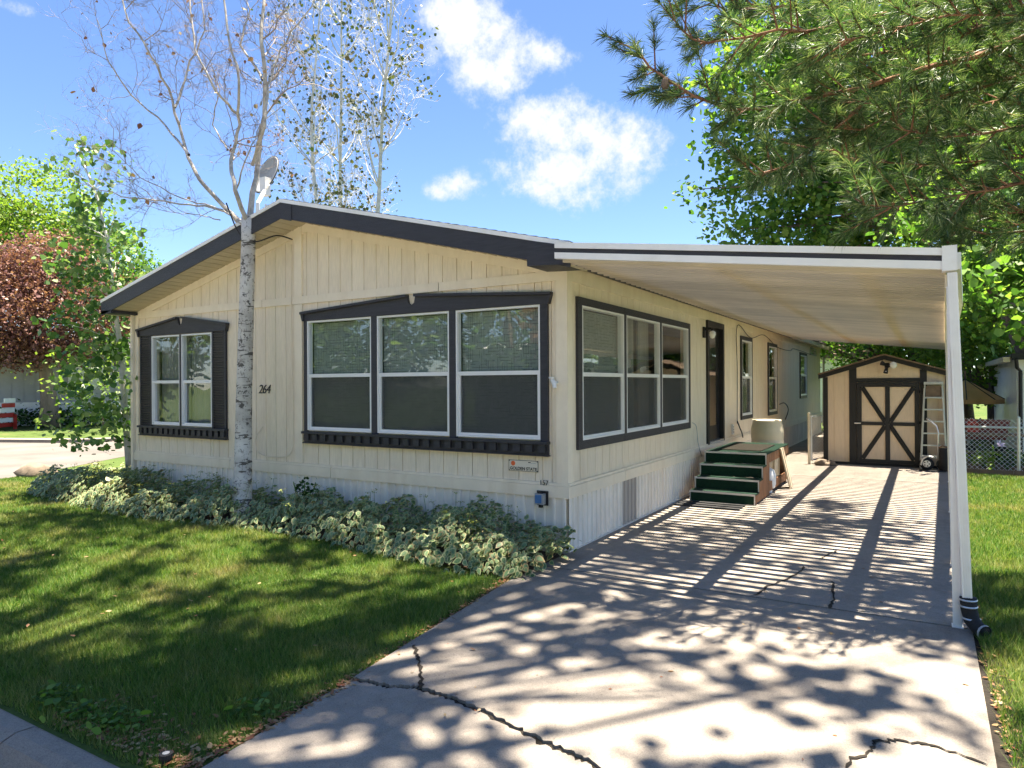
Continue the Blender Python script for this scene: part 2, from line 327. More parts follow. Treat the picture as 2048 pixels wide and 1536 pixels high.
def leafy_tree(name, label, trunk, r0, blobs, nclump, per, size, leaf, bark, group=None, spread=.35, flat=.45, wide=.7, limbs=40, six=True, r1=None, extra=None, cat='tree'):
    base = trunk[0]; t = thing(name, label, cat, base, 0, group); o = Vector(base); tr = MB(); T = [Vector(q)-o for q in trunk]; n = len(T); r1 = r1 or r0*.45
    rad = [r0*1.25]+[r0+(r1-r0)*i/(n-1) for i in range(1, n)]; tr.tube(T, rad, 10)
    cl = blobpts(blobs, nclump)-np.array(o)
    for c in cl[rng.permutation(len(cl))[:limbs]]:
        c = Vector(c); s = min(T[1:], key=lambda q: (q-c).length+(2 if q.z > c.z else 0)); md = (s+c)*.5+Vector((random.gauss(0, .15), random.gauss(0, .15), random.uniform(.1, .35)))*(c-s).length*.4
        tr.tube([s, s*.55+md*.45+Vector((0, 0, .02)), md, md*.4+c*.6, c], [r1*.7, r1*.5, r1*.36, r1*.22, .008], 5, cap=False)
    for p, rr_ in (extra or []): tr.tube([Vector(q)-o for q in p], rr_, 8)
    tr.obj('trunk', bark, t, True)
    cnt = rng.poisson(per, len(cl)); P = np.repeat(cl, cnt, 0)+rng.normal(size=(cnt.sum(), 3))*spread*np.array([1, 1, .6]); leaves('crown', leaf, P, size, t, flat, wide, six=six); return t
def inpoly(x, y, poly):
    c = np.zeros(len(x), bool); n = len(poly); j = n-1
    for i in range(n):
        xi, yi = poly[i]; xj, yj = poly[j]; q = ((yi > y) != (yj > y)) & (x < (xj-xi)*(y-yi)/(yj-yi+1e-12)+xi); c ^= q; j = i
    return c
def fbm(x, y, s, o=0):
    return np.array([mnoise.fractal(Vector((a*s+o, b*s, o)), 1, 2, 3) for a, b in zip(x, y)])
def grass(name, label, poly, dens, h, w_, parent=None):
    xs = [p[0] for p in poly]; ys = [p[1] for p in poly]; A = (max(xs)-min(xs))*(max(ys)-min(ys)); n = int(A*dens); x = rng.uniform(min(xs), max(xs), n); y = rng.uniform(min(ys), max(ys), n); k = inpoly(x, y, poly); x, y = x[k], y[k]
    dist = np.hypot(x-CAM[0], y-CAM[1]); k = rng.uniform(size=len(x)) < np.clip((6.5/dist)**1.3, .18, 1); x, y, dist = x[k], y[k], dist[k]; n = len(x)
    gx = np.sin(x*1.7+np.sin(y*2.3))*np.sin(y*1.9+1.3*np.sin(x*.9)); hh = h*(1+.35*gx)*rng.uniform(.5, 1.35, n); ww = w_*np.clip(dist/6, .8, 3.2)*rng.uniform(.7, 1.3, n); a = rng.uniform(0, 2*np.pi, n); le = hh*rng.uniform(.1, .9, n); b = a+rng.normal(0, .8, n)
    p = np.stack([x, y, np.zeros(n)], 1); s = np.stack([-np.sin(a)*ww, np.cos(a)*ww, np.zeros(n)], 1); tip = p+np.stack([np.cos(b)*le, np.sin(b)*le, hh], 1)
    V = np.stack([p-s, p+s, tip], 1).reshape(-1, 3); o = rawmesh(name, V, 3, ['grass_blade'], parent); tag(o, label, 'grass', kind='stuff'); return o
# ================================================================ THE SETTING
def gnd(px, py, z=0.):
    d = at(px, py, 1)-CAM; return CAM+d*(z-CAM[2])/d[2]
S0 = 400
sheet('ground', 'turf', [(-S0, -S0), (S0, -S0), (S0, S0), (-S0, S0)], -.14)
sheet('road_front', 'asphalt_bounce', [(-60, -13), (60, -13), (60, -4.74), (-60, -4.74)], -.12)
LAWN_EDGE = [(-11.4, -1.0), (-11.7, -.2), (-12.7, 1.6), (-14.1, 3.8), (-16.2, 8), (-17.5, 14)]
sheet('lawn', 'turf', [(-S0, -4.6), (S0, -4.6), (S0, S0), (-S0, S0)], 0)
sheet('road_side', 'asphalt_dark', [(-60, -4.6), (-10.4, -4.6)]+LAWN_EDGE+[(-18, 40), (-23, 40), (-19, 12), (-18.1, 8.2), (-18.9, 5.9), (-19.6, 5.0), (-22, 4.0), (-34, .6), (-60, -3)], .004)
m = MB(); far = [(-60, -3), (-34, .6), (-22, 4.0), (-19.6, 5.0), (-18.9, 5.9), (-18.1, 8.2), (-19, 12)]
for a, b in zip(far[:-1], far[1:]): m.bar((*a, .05), (*b, .05), .55, .1)
tag(m.obj('kerb_far', 'concrete'), kind='structure')
# front kerb: cast pieces butted end to end
kr = thing('kerb', 'worn rolled concrete kerb edging the front lawn', 'kerb', (0, -4.66, 0)); kr['kind'] = 'structure'
x = .12
for i, L0 in enumerate((.85, 1.5, 2.4, 2.4, 2.4)):
    pr_ = [(.09, -.14), (.09, -.01), (.05, .015), (-.03, .02), (-.09, .0), (-.15, -.06), (-.2, -.12), (-.55, -.125), (-.55, -.16)]
    m = MB(); m.prism([(x-.006, a, b) for a, b in pr_], (-L0+.012, 0, 0)); m.obj('kerb_piece', 'concrete', kr); x -= L0
# driveway: slabs parted by joints and one long crack
def jag(pts, n=9, amp=.018):
    out = []
    for a, b in zip(pts[:-1], pts[1:]):
        for i in range(n):
            t_ = i/n; out.append((a[0]+(b[0]-a[0])*t_, a[1]+(b[1]-a[1])*t_+(random.gauss(0, amp) if 0 < i else 0)))
    return out+[pts[-1]]
sheet('joint_dirt', 'crack_dirt', [(.34, -4.58), (3.56, -4.58), (3.62, 9.3), (3.62, 20), (.03, 20), (.0, -1.25), (.24, -3.3)], .005)
dr = thing('driveway', 'long cracked concrete driveway running under the carport', 'driveway', (0, 0, 0)); dr['kind'] = 'structure'
CR = [tuple(gnd(*q)[:2]) for q in ((705, 1362), (770, 1377), (835, 1381), (905, 1402), (1000, 1446), (1100, 1496), (1190, 1537))]
CR = jag(CR+[(2.6, -3.75), (3.42, -3.9)], 16, .007)
XL = lambda y: .3 if y < -3.3 else (.29-(y+3.3)/2.1*.27 if y < -1.2 else .02)
def slab(poly, zt=.02):
    m = MB(); m.prism([(a, b, -.12) for a, b in poly], (0, 0, .12+zt)); return m.obj('slab', 'concrete', dr)
slab([(.36, -4.6), (3.5, -4.6), (3.42, -3.93)]+[(a, b-.008-abs(random.gauss(0, .008))) for a, b in CR[::-1]], .014)
slab([(a, b+.005+abs(random.gauss(0, .008))) for a, b in CR]+[(3.43, -.64), (.03, -.64), (.03, -1.25)], .022)
ys = [-.62, 2.35, 5.3, 7.3, 9.55]
for a, b in zip(ys[:-1], ys[1:]): slab([(.035, a+.008), (3.44+.013*(a+.6), a+.008), (3.44+.013*(b+.6), b-.008), (.035, b-.008)], .02+.004*random.random())
slab([(.035, 9.56), (3.6, 9.56), (3.6, 20), (.035, 20)], .018)
def crack(pix, wdt=.02):
    P = jag([tuple(gnd(*q, z=.024)[:2]) for q in pix], 8, .008); dx, dy = P[-1][0]-P[0][0], P[-1][1]-P[0][1]; q_ = math.hypot(dx, dy); nx, ny = -dy/q_, dx/q_; off = lambda s_: wdt*s_*random.uniform(.2, .8); P = [(a+random.gauss(0, .008), b) for a, b in P]
    up = [(a+nx*e, b+ny*e) for a, b in P for e in (off(1),)]; dn = [(a+nx*e, b+ny*e) for a, b in P[::-1] for e in (off(-1),)]
    m = MB(); k = len(P); v = [(*q, .0275) for q in up]+[(*q, .0275) for q in dn]; m.add(v, [(i, 2*k-1-i, 2*k-2-i, i+1) for i in range(k-1)]); m.obj('crack', 'crack_dirt', dr)
for q in ([(1510, 1191), (1535, 1172), (1570, 1160), (1605, 1140), (1610, 1134)], [(1637, 1118), (1655, 1110), (1672, 1102)], [(1660, 1217), (1668, 1190), (1664, 1163)], [(835, 1380), (843, 1345), (835, 1312), (828, 1290)],
          [(1689, 1535), (1739, 1502), (1749, 1483), (1794, 1481), (1874, 1493), (1974, 1530)]): crack(q)
# turf blades
LAWNP = [(-.05, -4.56), (.28, -4.5), (.25, -3.3), (-.05, -1.2), (-.6, -1.25), (-1.7, -1.0), (-3.4, -.75), (-5.3, -1.0), (-8.9, -.8), (-9.4, .4), (-11.8, .2), (-11.3, -1.2), (-10.3, -4.56)]
grass('grass', 'mown lawn grass in front of the house', LAWNP, 9000, .05, .0032)
grass('grass', 'sunny lawn grass beside the carport', [(3.50, -4.5), (3.455, -.6), (3.58, 9.3), (4.5, 9.1), (9, 9.0), (9, -4.5)], 7500, .055, .0035)
# ================================================================ THE MOBILE HOME
ho = thing('mobile_home', 'cream double wide mobile home with charcoal trim and low gable roof', 'house', (0, 0, 0))
HW, HD, ZB = -7.6, 20.0, .70                     # left end, depth, underside of siding
ROOF = lambda x: 4.03-.244*abs(x+3.75)
WTOP = lambda x: ROOF(x)-.16
fmap = lambda u, o, z: (u, -o, z)
smap = lambda u, o, z: (o, u, z)
def PB(name, mat, mp, u0, u1, o0, o1, z0, z1, parent): 
    a = mp(u0, o0, z0); b = mp(u1, o1, z1); return B(name, mat, [min(i, j) for i, j in zip(a, b)], [max(i, j) for i, j in zip(a, b)], parent)
FO = [(-7.17, -5.70, 1.13, 2.52), (-3.77, -.28, 1.15, 2.58)]
SO = [(.32, 4.18, 1.13, 2.58), (5.3, 6.34, .70, 2.78), (7.82, 8.72, 1.08, 2.6), (10.6, 11.58, 1.05, 2.6), (15.4, 16.6, 1.35, 2.55)]
def spans(u0, u1, z0, z1, ops):                  # the pieces of a strip that stay solid around openings
    cuts = sorted({u0, u1, *[c for o in ops for c in o[:2] if u0 < c < u1]}); out = []
    for a, b in zip(cuts[:-1], cuts[1:]):
        mid = (a+b)/2; hit = [o for o in ops if o[0] < mid < o[1] and o[3] > z0 and o[2] < z1]; z = z0
        for o in sorted(hit, key=lambda q: q[2]):
            if o[2] > z: out.append((a, b, z, o[2]))
            z = max(z, o[3])
        if z < z1: out.append((a, b, z, z1))
    return out
# backing walls
fw = MB()
for a, b, c, d in spans(HW, 0, .1, 2.9, FO): fw.box((a, .012, c), (b, .10, d))
fw.prism([(HW, .012, 2.9), (0, .012, 2.9), (0, .012, WTOP(0)), (-3.75, .012, WTOP(-3.75)), (HW, .012, WTOP(HW))], (0, .088, 0)); FW = fw.obj('front_wall', 'cream', ho)
sw = MB()
for a, b, c, d in spans(0.1, HD, .1, 2.98, SO): sw.box((-.10, a, c), (-.012, b, d))
SW = sw.obj('side_wall', 'cream', ho)
B('back_wall', 'cream', (HW, HD-.1, .1), (-.1, HD, 3.0), ho); B('far_wall', 'cream', (HW, .1, .1), (HW+.1, HD-.1, 3.0), ho)
m = MB(); m.box((HW+.11, 2.3, .66), (-.11, 2.36, 2.95)); m.box((HW+.11, .11, .60), (-.11, HD-.11, .66)); m.box((HW+.11, .11, 2.9), (-.11, HD-.11, 2.95)); m.box((-2.3, 2.36, .66), (-2.24, HD-.11, 2.95)); m.obj('interior', 'dark_room', ho)
# siding boards, each cut round the openings
x = HW+.03; P0 = .2
while x < -.11:
    x1 = min(x+P0, -.1)
    for a, b, c, d in spans(x, x1, ZB, 2.81, FO):
        PB('siding_board', 'cream', fmap, a+.0045, b-.0045, -.01, .0, c, d, FW)
    m = MB(); q = [(x+.004, 0, 2.9), (x1-.004, 0, 2.9), (x1-.004, 0, WTOP(x1-.004)), (x+.004, 0, WTOP(x+.004))]
    if x < -3.75 < x1: q.insert(3, (-3.75, 0, WTOP(-3.75)))
    m.prism(q, (0, .01, 0)); m.obj('siding_board', 'cream', FW); x = x1
y = .11
while y < HD-.01:
    y1 = min(y+(.2 if y < 12 else .42), HD)
    for a, b, c, d in spans(y, y1, ZB, 2.97, SO): PB('siding_board', 'cream', smap, a+.004, b-.004, -.01, .0, c, d, SW)
    y = y1
# flat trim: corner boards, middle band, gable post, rake boards, belly band
B('corner_board', 'cream_trim', (-.11, -.022, .70), (.022, .0, 2.95), ho); B('corner_board', 'cream_trim', (0.0, .0005, .70), (.02, .10, 2.95), ho); B('corner_board', 'cream_trim', (HW-.02, -.02, .70), (HW+.06, .0, 2.86), ho)
for a, b in ((HW+.06, -4.62), (-4.61, -1.62), (-1.61, -.11)): B('band_board', 'cream_trim', (a, -.022, 2.805), (b, .0, 2.905), ho)
B('gable_post', 'cream_trim', (-3.98, -.026, 2.905), (-3.84, .0, WTOP(-3.84)-.02), ho); B('gable_post', 'cream_trim', (-3.98, -.024, .72), (-3.84, .0, 2.80), ho)
for s, (a, b) in enumerate(((HW, -3.75), (-3.75, 0))):
    m = MB(); m.prism([(a, -.018, WTOP(a)-.13), (b, -.018, WTOP(b)-.13), (b, -.018, WTOP(b)), (a, -.018, WTOP(a))], (0, .017, 0)); m.obj('rake_board', 'cream_trim', ho)
for a, b in ((HW-.03, -5.3), (-5.29, -3.32), (-3.31, .045)):
    B('belly_band', 'cream_trim', (a, -.045, .565), (b, .0, .685), ho); B('belly_lip', 'cream_trim', (a, -.03, .687), (b, .0, .715), ho)
for a, b in ((.0, 1.5), (1.51, 4.4), (4.41, 9.5), (9.51, HD)):
    B('belly_band', 'cream_trim', (.0, a+.0005, .565), (.045, b, .685), ho); B('belly_lip', 'cream_trim', (.0, a+.0005, .687), (.03, b, .715), ho)
# corrugated skirting panels
def skirt_mesh(mat, w_=.475, n=4):
    m = MB(); pr_ = []
    for i in range(n):
        u = i*w_/n; q = w_/n; pr_ += [(u, .0), (u+q*.62, .0), (u+q*.70, .016), (u+q*.92, .016), (u+q*.995, .0)]
    v = [(a, -b, .03) for a, b in pr_]+[(a, -b, .565) for a, b in pr_]; k = len(pr_); m.add(v, [(i, i+1, i+1+k, i+k) for i in range(k-1)]); me = bpy.data.meshes.new('skirting_panel_'+mat); me.from_pydata(m.v, [], m.f); me.materials.append(MATS[mat]); return me
SK = skirt_mesh('skirt'); SKT = skirt_mesh('skirt_taupe')
for i in range(16): link('skirting_panel', SK, ho, (HW+i*.475, -.02, 0))
for i in range(42):
    o = link('skirting_panel', SKT if i == 3 else SK, ho, (.02, .0+i*.475, 0)); o.rotation_euler = (0, 0, R(90))
B('skirt_rail', 'skirt', (.0, .0, .0), (.05, HD, .035), ho); B('skirt_rail', 'skirt', (HW, -.05, .0), (.05, -.001, .035), ho)
# roof
FY = -.42
for a, b in ((HW-.22, -3.75), (-3.75, .26)):
    m = MB(); m.prism([(a, FY, ROOF(a)-.02), (b, FY, ROOF(b)-.02), (b, FY, ROOF(b)+.03), (a, FY, ROOF(a)+.03)], (0, HD+.42+.3, 0)); m.obj('roof_slope', 'shingle', ho)
    m = MB(); m.prism([(a, FY-.02, ROOF(a)-.2), (b, FY-.02, ROOF(b)-.2), (b, FY-.02, ROOF(b)), (a, FY-.02, ROOF(a))], (0, .019, 0)); m.obj('fascia_board', 'charcoal', ho)
    m = MB(); m.prism([(a, FY-.03, ROOF(a)-.005), (b, FY-.03, ROOF(b)-.005), (b, FY-.03, ROOF(b)+.04), (a, FY-.03, ROOF(a)+.04)], (0, .03, 0)); m.obj('drip_edge', 'white_metal', ho)
    n = 30
    for i in range(n):
        p, q = a+(b-a)*i/n, a+(b-a)*(i+1)/n; m = MB(); m.prism([(p+.014, FY, ROOF(p)-.185), (q-.014, FY, ROOF(q)-.185), (q-.014, FY, ROOF(q)-.165), (p+.014, FY, ROOF(p)-.165)], (0, .41, 0)); m.obj('soffit_strip', 'soffit', ho)
    m = MB(); n = 34
    for i in range(n):
        p, q = a+(b-a)*i/n, a+(b-a)*(i+.93)/n
        m = MB(); m.prism([(p, FY-.02, ROOF(p)+.032), (q, FY-.02, ROOF(q)+.032), (q, FY-.02, ROOF(q)+.05), (p, FY-.02, ROOF(p)+.042)], (0, .34, 0)); m.obj('shingle', 'shingle', ho)
m = MB(); m.prism([(-3.95, FY-.027, ROOF(-3.95)-.215), (-3.75, FY-.027, 3.82), (-3.55, FY-.027, ROOF(-3.55)-.215), (-3.55, FY-.027, ROOF(-3.55)-.01), (-3.75, FY-.027, 4.02), (-3.95, FY-.027, ROOF(-3.95)-.01)], (0, .006, 0)); m.obj('ridge_plate', 'charcoal', ho)
m = MB(); m.prism([(-.2, FY-.035, 2.90), (.2, FY-.035, 2.88), (.2, FY-.035, 3.065), (-.2, FY-.035, 3.155)], (0, .42, 0)); m.obj('eave_box', 'charcoal', ho)
B('eave_soffit', 'soffit', (.02, .0, 2.95), (.25, HD, 2.965), ho); B('eave_fascia', 'black_trim', (.2, -.0, 2.885), (.24, 12.7, 2.948), ho); B('eave_gutter', 'soffit', (.2, 12.72, 2.87), (.32, HD+.2, 2.97), ho)
B('frieze_board', 'cream_trim', (.0, .1, 2.80), (.016, HD, 2.949), ho)
m = MB(); m.prism([(HW-.22, FY-.02, 2.86), (HW+.05, FY-.02, 2.86), (HW+.05, FY-.02, 2.905), (HW-.22, FY-.02, 2.905)], (0, .42, 0)); m.obj('eave_box', 'charcoal', ho)
for i, (a, b) in enumerate(((.42, .45),)): B('downspout', 'cream_trim', (HW-.09, -.06, .3), (HW-.03, -.0, 2.86), ho)
m = MB(); m.tube([(.3, HD+.1, 2.9), (.3, HD+.1, 2.8), (.1, HD+.1, 2.6), (.08, HD+.1, .2)], .035, 8); m.obj('downspout', 'soffit', ho)
# windows
def sash(mp, u0, u1, z0, z1, rail, back, scr=True, shade=True):
    w_ = MB(); t_ = .021
    def bx(a, b, c, d, o0, o1): 
        p = mp(a, o0, c); q = mp(b, o1, d); w_.box([min(i, j) for i, j in zip(p, q)], [max(i, j) for i, j in zip(p, q)])
    bx(u0, u0+t_, z0, z1, -.05, .028); bx(u1-t_, u1, z0, z1, -.05, .028); bx(u0+t_, u1-t_, z0, z0+t_, -.05, .028); bx(u0+t_, u1-t_, z1-t_, z1, -.05, .028)
    W = w_.obj('window', 'alum_white', ho)
    PB('meeting_rail', 'alum_white', mp, u0+t_, u1-t_, -.03, .016, rail-.022, rail+.022, W)
    PB('pane', 'glass', mp, u0+t_, u1-t_, -.012, -.006, rail+.022, z1-t_, W)
    l_ = MB(); p = [mp(u0+t_, .0, z0+t_), mp(u0+t_+.02, .012, rail-.022)]
    PB('sash_stile', 'alum_white', mp, u0+t_, u0+t_+.026, -.03, .012, z0+t_, rail-.022, W); PB('sash_stile', 'alum_white', mp, u1-t_-.022, u1-t_, -.03, .012, z0+t_, rail-.022, W); PB('sash_rail', 'alum_white', mp, u0+t_+.026, u1-t_-.022, -.03, .012, z0+t_, z0+t_+.024, W)
    PB('pane', 'glass', mp, u0+t_+.026, u1-t_-.022, -.03, -.024, z0+t_+.024, rail-.022, W)
    if scr: PB('insect_screen', 'screen', mp, u0+t_+.026, u1-t_-.022, -.006, -.005, z0+t_+.024, rail-.022, W)
    if back == 'shade': PB('roller_shade', 'print_shade', mp, u0+.03, u1-.03, -.066, -.064, z0+.03, z1-.03, W)
    elif back:
        m = MB(); n = 40; P = [mp(u0+(u1-u0)*i/n, -.16+.025*math.sin(i*1.9+u0)+.008*math.sin(i*.7), 0) for i in range(n+1)]; zz = (z0-.02, z1+.03)
        m.add([(q[0], q[1], zz[0]) for q in P]+[(q[0], q[1], zz[1]) for q in P], [(i, i+1, i+n+2, i+n+1) for i in range(n)]); m.obj('curtain', 'curtain', W, True)
    return W
def pediment(u0, u1, up, z0, ze, zp):
    mid = up; m = MB(); m.prism([(u0+.03, -.04, z0), (u1-.03, -.04, z0), (u1-.03, -.04, ze), (mid+.06, -.04, zp), (mid+.045, -.04, zp-.07), (mid, -.04, zp-.1), (mid-.045, -.04, zp-.07), (mid-.06, -.04, zp), (u0+.03, -.04, ze)], (0, .04, 0)); o = m.obj('window_pediment', 'charcoal', ho)
    for a, b in ((u0, mid-.06), (mid+.06, u1)):
        za = ze if a == u0 else zp; zb = ze if b == u1 else zp; m = MB(); m.prism([(a, -.075, za), (b, -.075, zb), (b, -.075, zb+.03), (a, -.075, za+.03)], (0, .075, 0)); m.obj('pediment_cap', 'charcoal', o)
        e = a if a == u0 else b; s = 1 if a == u0 else -1; m = MB(); m.prism([(e, -.06, ze), (e+s*.05, -.06, ze), (e+s*.05, -.06, ze-.09), (e+s*.03, -.06, ze-.09)], (0, .06, 0)); m.obj('pediment_end', 'charcoal', o)
def dentils(u0, u1, z, n):
    o = B('dentil_sill', 'charcoal', (u0, -.075, z-.0), (u1, .0, z+.03), ho); B('sill_board', 'charcoal', (u0+.01, -.03, z-.11), (u1-.01, .0, z-.001), ho); B('sill_board', 'charcoal', (u0, -.055, z-.125), (u1, -.0, z-.112), ho)
    st = (u1-u0)/n
    for i in range(n): B('dentil', 'charcoal', (u0+st*(i+.22), -.06, z-.085), (u0+st*(i+.78), -.031, z-.004), ho)
for a, b in ((-3.74, -2.63), (-2.54, -1.46), (-1.37, -.29)): sash(fmap, a, b, 1.155, 2.57, 1.86, 'shade')
for a, b in ((-3.795, -3.742), (-2.628, -2.542), (-1.458, -1.372), (-.288, -.2)): B('window_casing', 'charcoal', (a, -.035, 1.14), (b, .05, 2.575), ho)
pediment(-3.83, -.15, -2.0, 2.572, 2.66, 2.765); dentils(-3.81, -.19, 1.11, 24)
for a, b in ((-7.17, -6.455), (-6.415, -5.70)): sash(fmap, a, b, 1.14, 2.51, 1.80, 'curtain', False)
B('window_casing', 'charcoal', (-6.454, -.035, 1.14), (-6.416, .05, 2.51), ho)
for a, b in ((-7.48, -7.18), (-5.69, -5.38)):
    s = B('shutter', 'charcoal', (a, -.02, 1.12), (b, -.001, 2.52), ho)
    o = bpy.data.objects.new('shutter', None); bpy.data.objects.remove(s); COL.objects.link(o); o.parent = ho
    B('panel', 'charcoal', (a, -.014, 1.12), (b, -.001, 2.52), o)
    for c, d in ((a, a+.035), (b-.035, b)): B('stile', 'charcoal', (c, -.032, 1.12), (d, -.0145, 2.52), o)
    for i in range(38): B('slat', 'charcoal', (a+.036, -.027, 1.135+i*.0362), (b-.036, -.015, 1.135+i*.0362+.025), o, rot=(R(22), 0, 0))
pediment(-7.53, -5.33, -6.43, 2.522, 2.60, 2.745); dentils(-7.5, -5.36, 1.09, 16)
for a, b, bk in ((.33, 1.52, 'shade'), (1.6, 2.84, 'curtain'), (2.92, 4.17, None)): sash(smap, a, b, 1.135, 2.575, 1.84, bk)
for a, b in ((.22, .325), (1.525, 1.595), (2.845, 2.915), (4.175, 4.27)): B('window_casing', 'charcoal', (-.04, a, 1.04), (.03, b, 2.66), ho)
for a, b in ((1.04, 1.132), (2.578, 2.66)): B('window_casing', 'charcoal', (-.001, .3255, a), (.028, 4.1745, b), ho)
for (a, b, c, d), rl, bk in zip(SO[2:], (1.85, 1.85, 1.95), ('curtain', 'curtain', None)):
    sash(smap, a, b, c, d, rl, bk)
    for p, q in ((a-.07, a), (b, b+.07)): B('window_casing', 'charcoal', (-.03, p, c-.08), (.03, q, d+.08), ho)
    for p, q in ((c-.08, c), (d, d+.08)): B('window_casing', 'charcoal', (-.03, a+.0005, p), (.028, b-.0005, q), ho)
B('vent_window', 'grey_plastic', (.0005, 17.4, 2.62), (.03, 18.8, 2.86), ho); B('vent_window', 'glass', (.031, 17.5, 2.65), (.034, 18.7, 2.83), ho)
# door
D = B('door', 'door_dark', (-.07, 5.36, .74), (-.03, 6.28, 2.70), ho)
dd = bpy.data.objects.new('door', None); bpy.data.objects.remove(D); COL.objects.link(dd); dd.parent = ho
B('door_panel', 'door_dark', (-.075, 5.36, .74), (-.04, 6.28, 2.70), dd); B('pane', 'glass', (-.038, 5.5, 1.0), (-.034, 6.14, 2.55), dd); B('handle', 'alum', (-.034, 5.42, 1.62), (-.0, 5.46, 1.78), dd)
for a, b in ((5.26, 5.36), (6.28, 6.37)): B('door_casing', 'black_trim', (-.08, a, .70), (.035, b, 2.80), ho)
B('door_casing', 'black_trim', (-.08, 5.36, 2.70), (.035, 6.28, 2.80), ho); B('threshold', 'alum', (-.08, 5.36, .70), (.04, 6.28, .738), ho)
# lettering
def text(name, s, size, mat, loc, rot, parent=None, ext=.004, align='CENTER', shear=0., bold=0.):
    c = bpy.data.curves.new(name, 'FONT'); c.body = s; c.size = size; c.extrude = ext; c.align_x = align; c.shear = shear; c.offset = bold
    tmp = bpy.data.objects.new(name, c); COL.objects.link(tmp); dg = bpy.context.evaluated_depsgraph_get(); me = bpy.data.meshes.new_from_object(tmp.evaluated_get(dg)); bpy.data.objects.remove(tmp)
    me.materials.clear(); me.materials.append(MATS[mat]); o = link(name, me, parent, loc); o.rotation_euler = rot; return o
FR = (R(90), 0, 0)
for s, dx in (('2', -.075), ('6', 0), ('4', .08)): text('house_number', s, .17, 'black_trim', (-4.60+dx, -.006, 1.63), FR, ho, .004, shear=.25)
text('lot_number', '157', .07, 'black_trim', (-.25, -.036, .688), FR, ho, .003)
npl = thing('name_plate', 'small cream GOLDEN STATE plate with orange sun on front siding', 'sign', (-.51, -.004, .87))
m = MB(); m.prism([(-.18, 0, -.058), (.18, 0, -.058), (.18, 0, .058), (-.18, 0, .058)], (0, -.008, 0)); m.obj('plate', 'plate', npl)
for a, b, c, d in ((-.18, .18, .054, .058), (-.18, .18, -.058, -.054), (-.18, -.176, -.0535, .0535), (.176, .18, -.0535, .0535)): B('border', 'black_trim', (a, -.0095, c), (b, -.0082, d), npl)
text('lettering', 'GOLDEN STATE', .046, 'black_trim', (0, -.0088, -.046), FR, npl, .001, bold=.0012)
m = MB(); m.lathe([(.0, 0), (.026, 0), (.026, -.002), (0, -.002)], (-.125, -.0085, .022), 16, axis='y'); m.obj('sun_emblem', 'orange', npl)
B('fine_print', 'black_trim', (.06, -.0095, .034), (.09, -.0082, .043), npl); B('fine_print', 'grey_plastic', (.092, -.0095, .032), (.15, -.0082, .036), npl)
for a in (-.172, .172):
    for b in (-.05, .05): m = MB(); m.lathe([(0, 0), (.006, 0), (.006, -.004), (0, -.004)], (a, -.0098, b), 8, axis='y'); m.obj('screw', 'black_trim', npl)
mt = thing('meter_box', 'small blue and grey box under number 157 on belly band', 'box', (-.26, -.05, .53))
B('back_plate', 'black_trim', (-.06, -.012, -.05), (.07, .0, .1), mt); B('case', 'grey_plastic', (-.055, -.07, -.035), (.045, -.013, .075), mt); B('cover', 'blue_plastic', (-.045, -.078, -.02), (.025, -.0705, .065), mt); B('knob', 'black_trim', (-.02, -.05, -.07), (.02, -.02, -.036), mt); B('clip', 'black_trim', (-.03, -.05, .0755), (.02, -.02, .1), mt)
sp = thing('hose_tap', 'pale twin hose tap on front wall near the corner', 'tap', (-.1, -.022, 1.75))
m = MB(); m.tube([(0, 0, 0), (0, -.06, 0)], .018, 8); m.obj('pipe', 'alum_white', sp); m = MB(); m.tube([(-.03, -.05, .035), (.0, -.06, .0), (.02, -.08, -.055)], [.022, .026, .018], 8); m.obj('body', 'alum_white', sp); m = MB(); m.lathe([(0, 0), (.03, .0), (.03, .015), (0, .015)], (-.03, -.06, .045), 10); m.obj('handle', 'alum_white', sp)
def cable(name, label, pts, r=.006, mat='black_trim', n=6):
    P = [Vector(p) for p in pts]; out = []
    for i in range(len(P)-1):
        p0, p1, p2, p3 = P[max(i-1, 0)], P[i], P[i+1], P[min(i+2, len(P)-1)]
        for j in range(n): t_ = j/n; out.append(.5*((2*p1)+(p2-p0)*t_+(2*p0-5*p1+4*p2-p3)*t_*t_+(3*p1-p0-3*p2+p3)*t_**3))
    o0 = out[0].copy(); m = MB(); m.tube([q-o0 for q in out+[P[-1]]], r, 6); return tag(m.obj(name, mat, loc=o0, smooth=True), label, 'cable')
cable('cable', 'thin beige cable hanging in a loop down the front siding', [(-4.02, -.03, 3.6), (-4.03, -.03, 2.3), (-4.0, -.03, 1.3), (-4.04, -.03, .86), (-4.3, -.03, .78), (-4.66, -.03, .80), (-4.75, -.03, 1.0), (-4.62, -.02, 1.17)], .006, 'cream')
cable('cable', 'black cable from the dish looping under the gable peak', [(-4.65, -.55, 4.12), (-4.5, -.47, 3.72), (-4.28, -.40, 3.60), (-4.05, -.25, 3.68), (-3.99, -.04, 3.66)], .009)
cable('cable', 'black cord drooping along the side wall below the eave', [(.03, 7.35, .95), (.03, 7.38, 2.0), (.03, 7.4, 2.85), (.03, 8.6, 2.68), (.03, 10.0, 2.82), (.03, 11.6, 2.62), (.03, 13.5, 2.6), (.03, 14.2, 2.68), (.03, 17.5, 2.63)], .007)
cable('cable', 'short black cord with plugs by the wall outlet', [(.03, 7.36, 1.0), (.05, 7.5, .85), (.06, 7.62, .75), (.06, 7.7, .66)], .012)
cable('cable', 'thin grey wire bent out above the step rail', [(.03, 4.35, 1.12), (.05, 4.5, 1.05), (.06, 4.55, .8), (.05, 4.8, .55)], .005, 'grey_plastic')
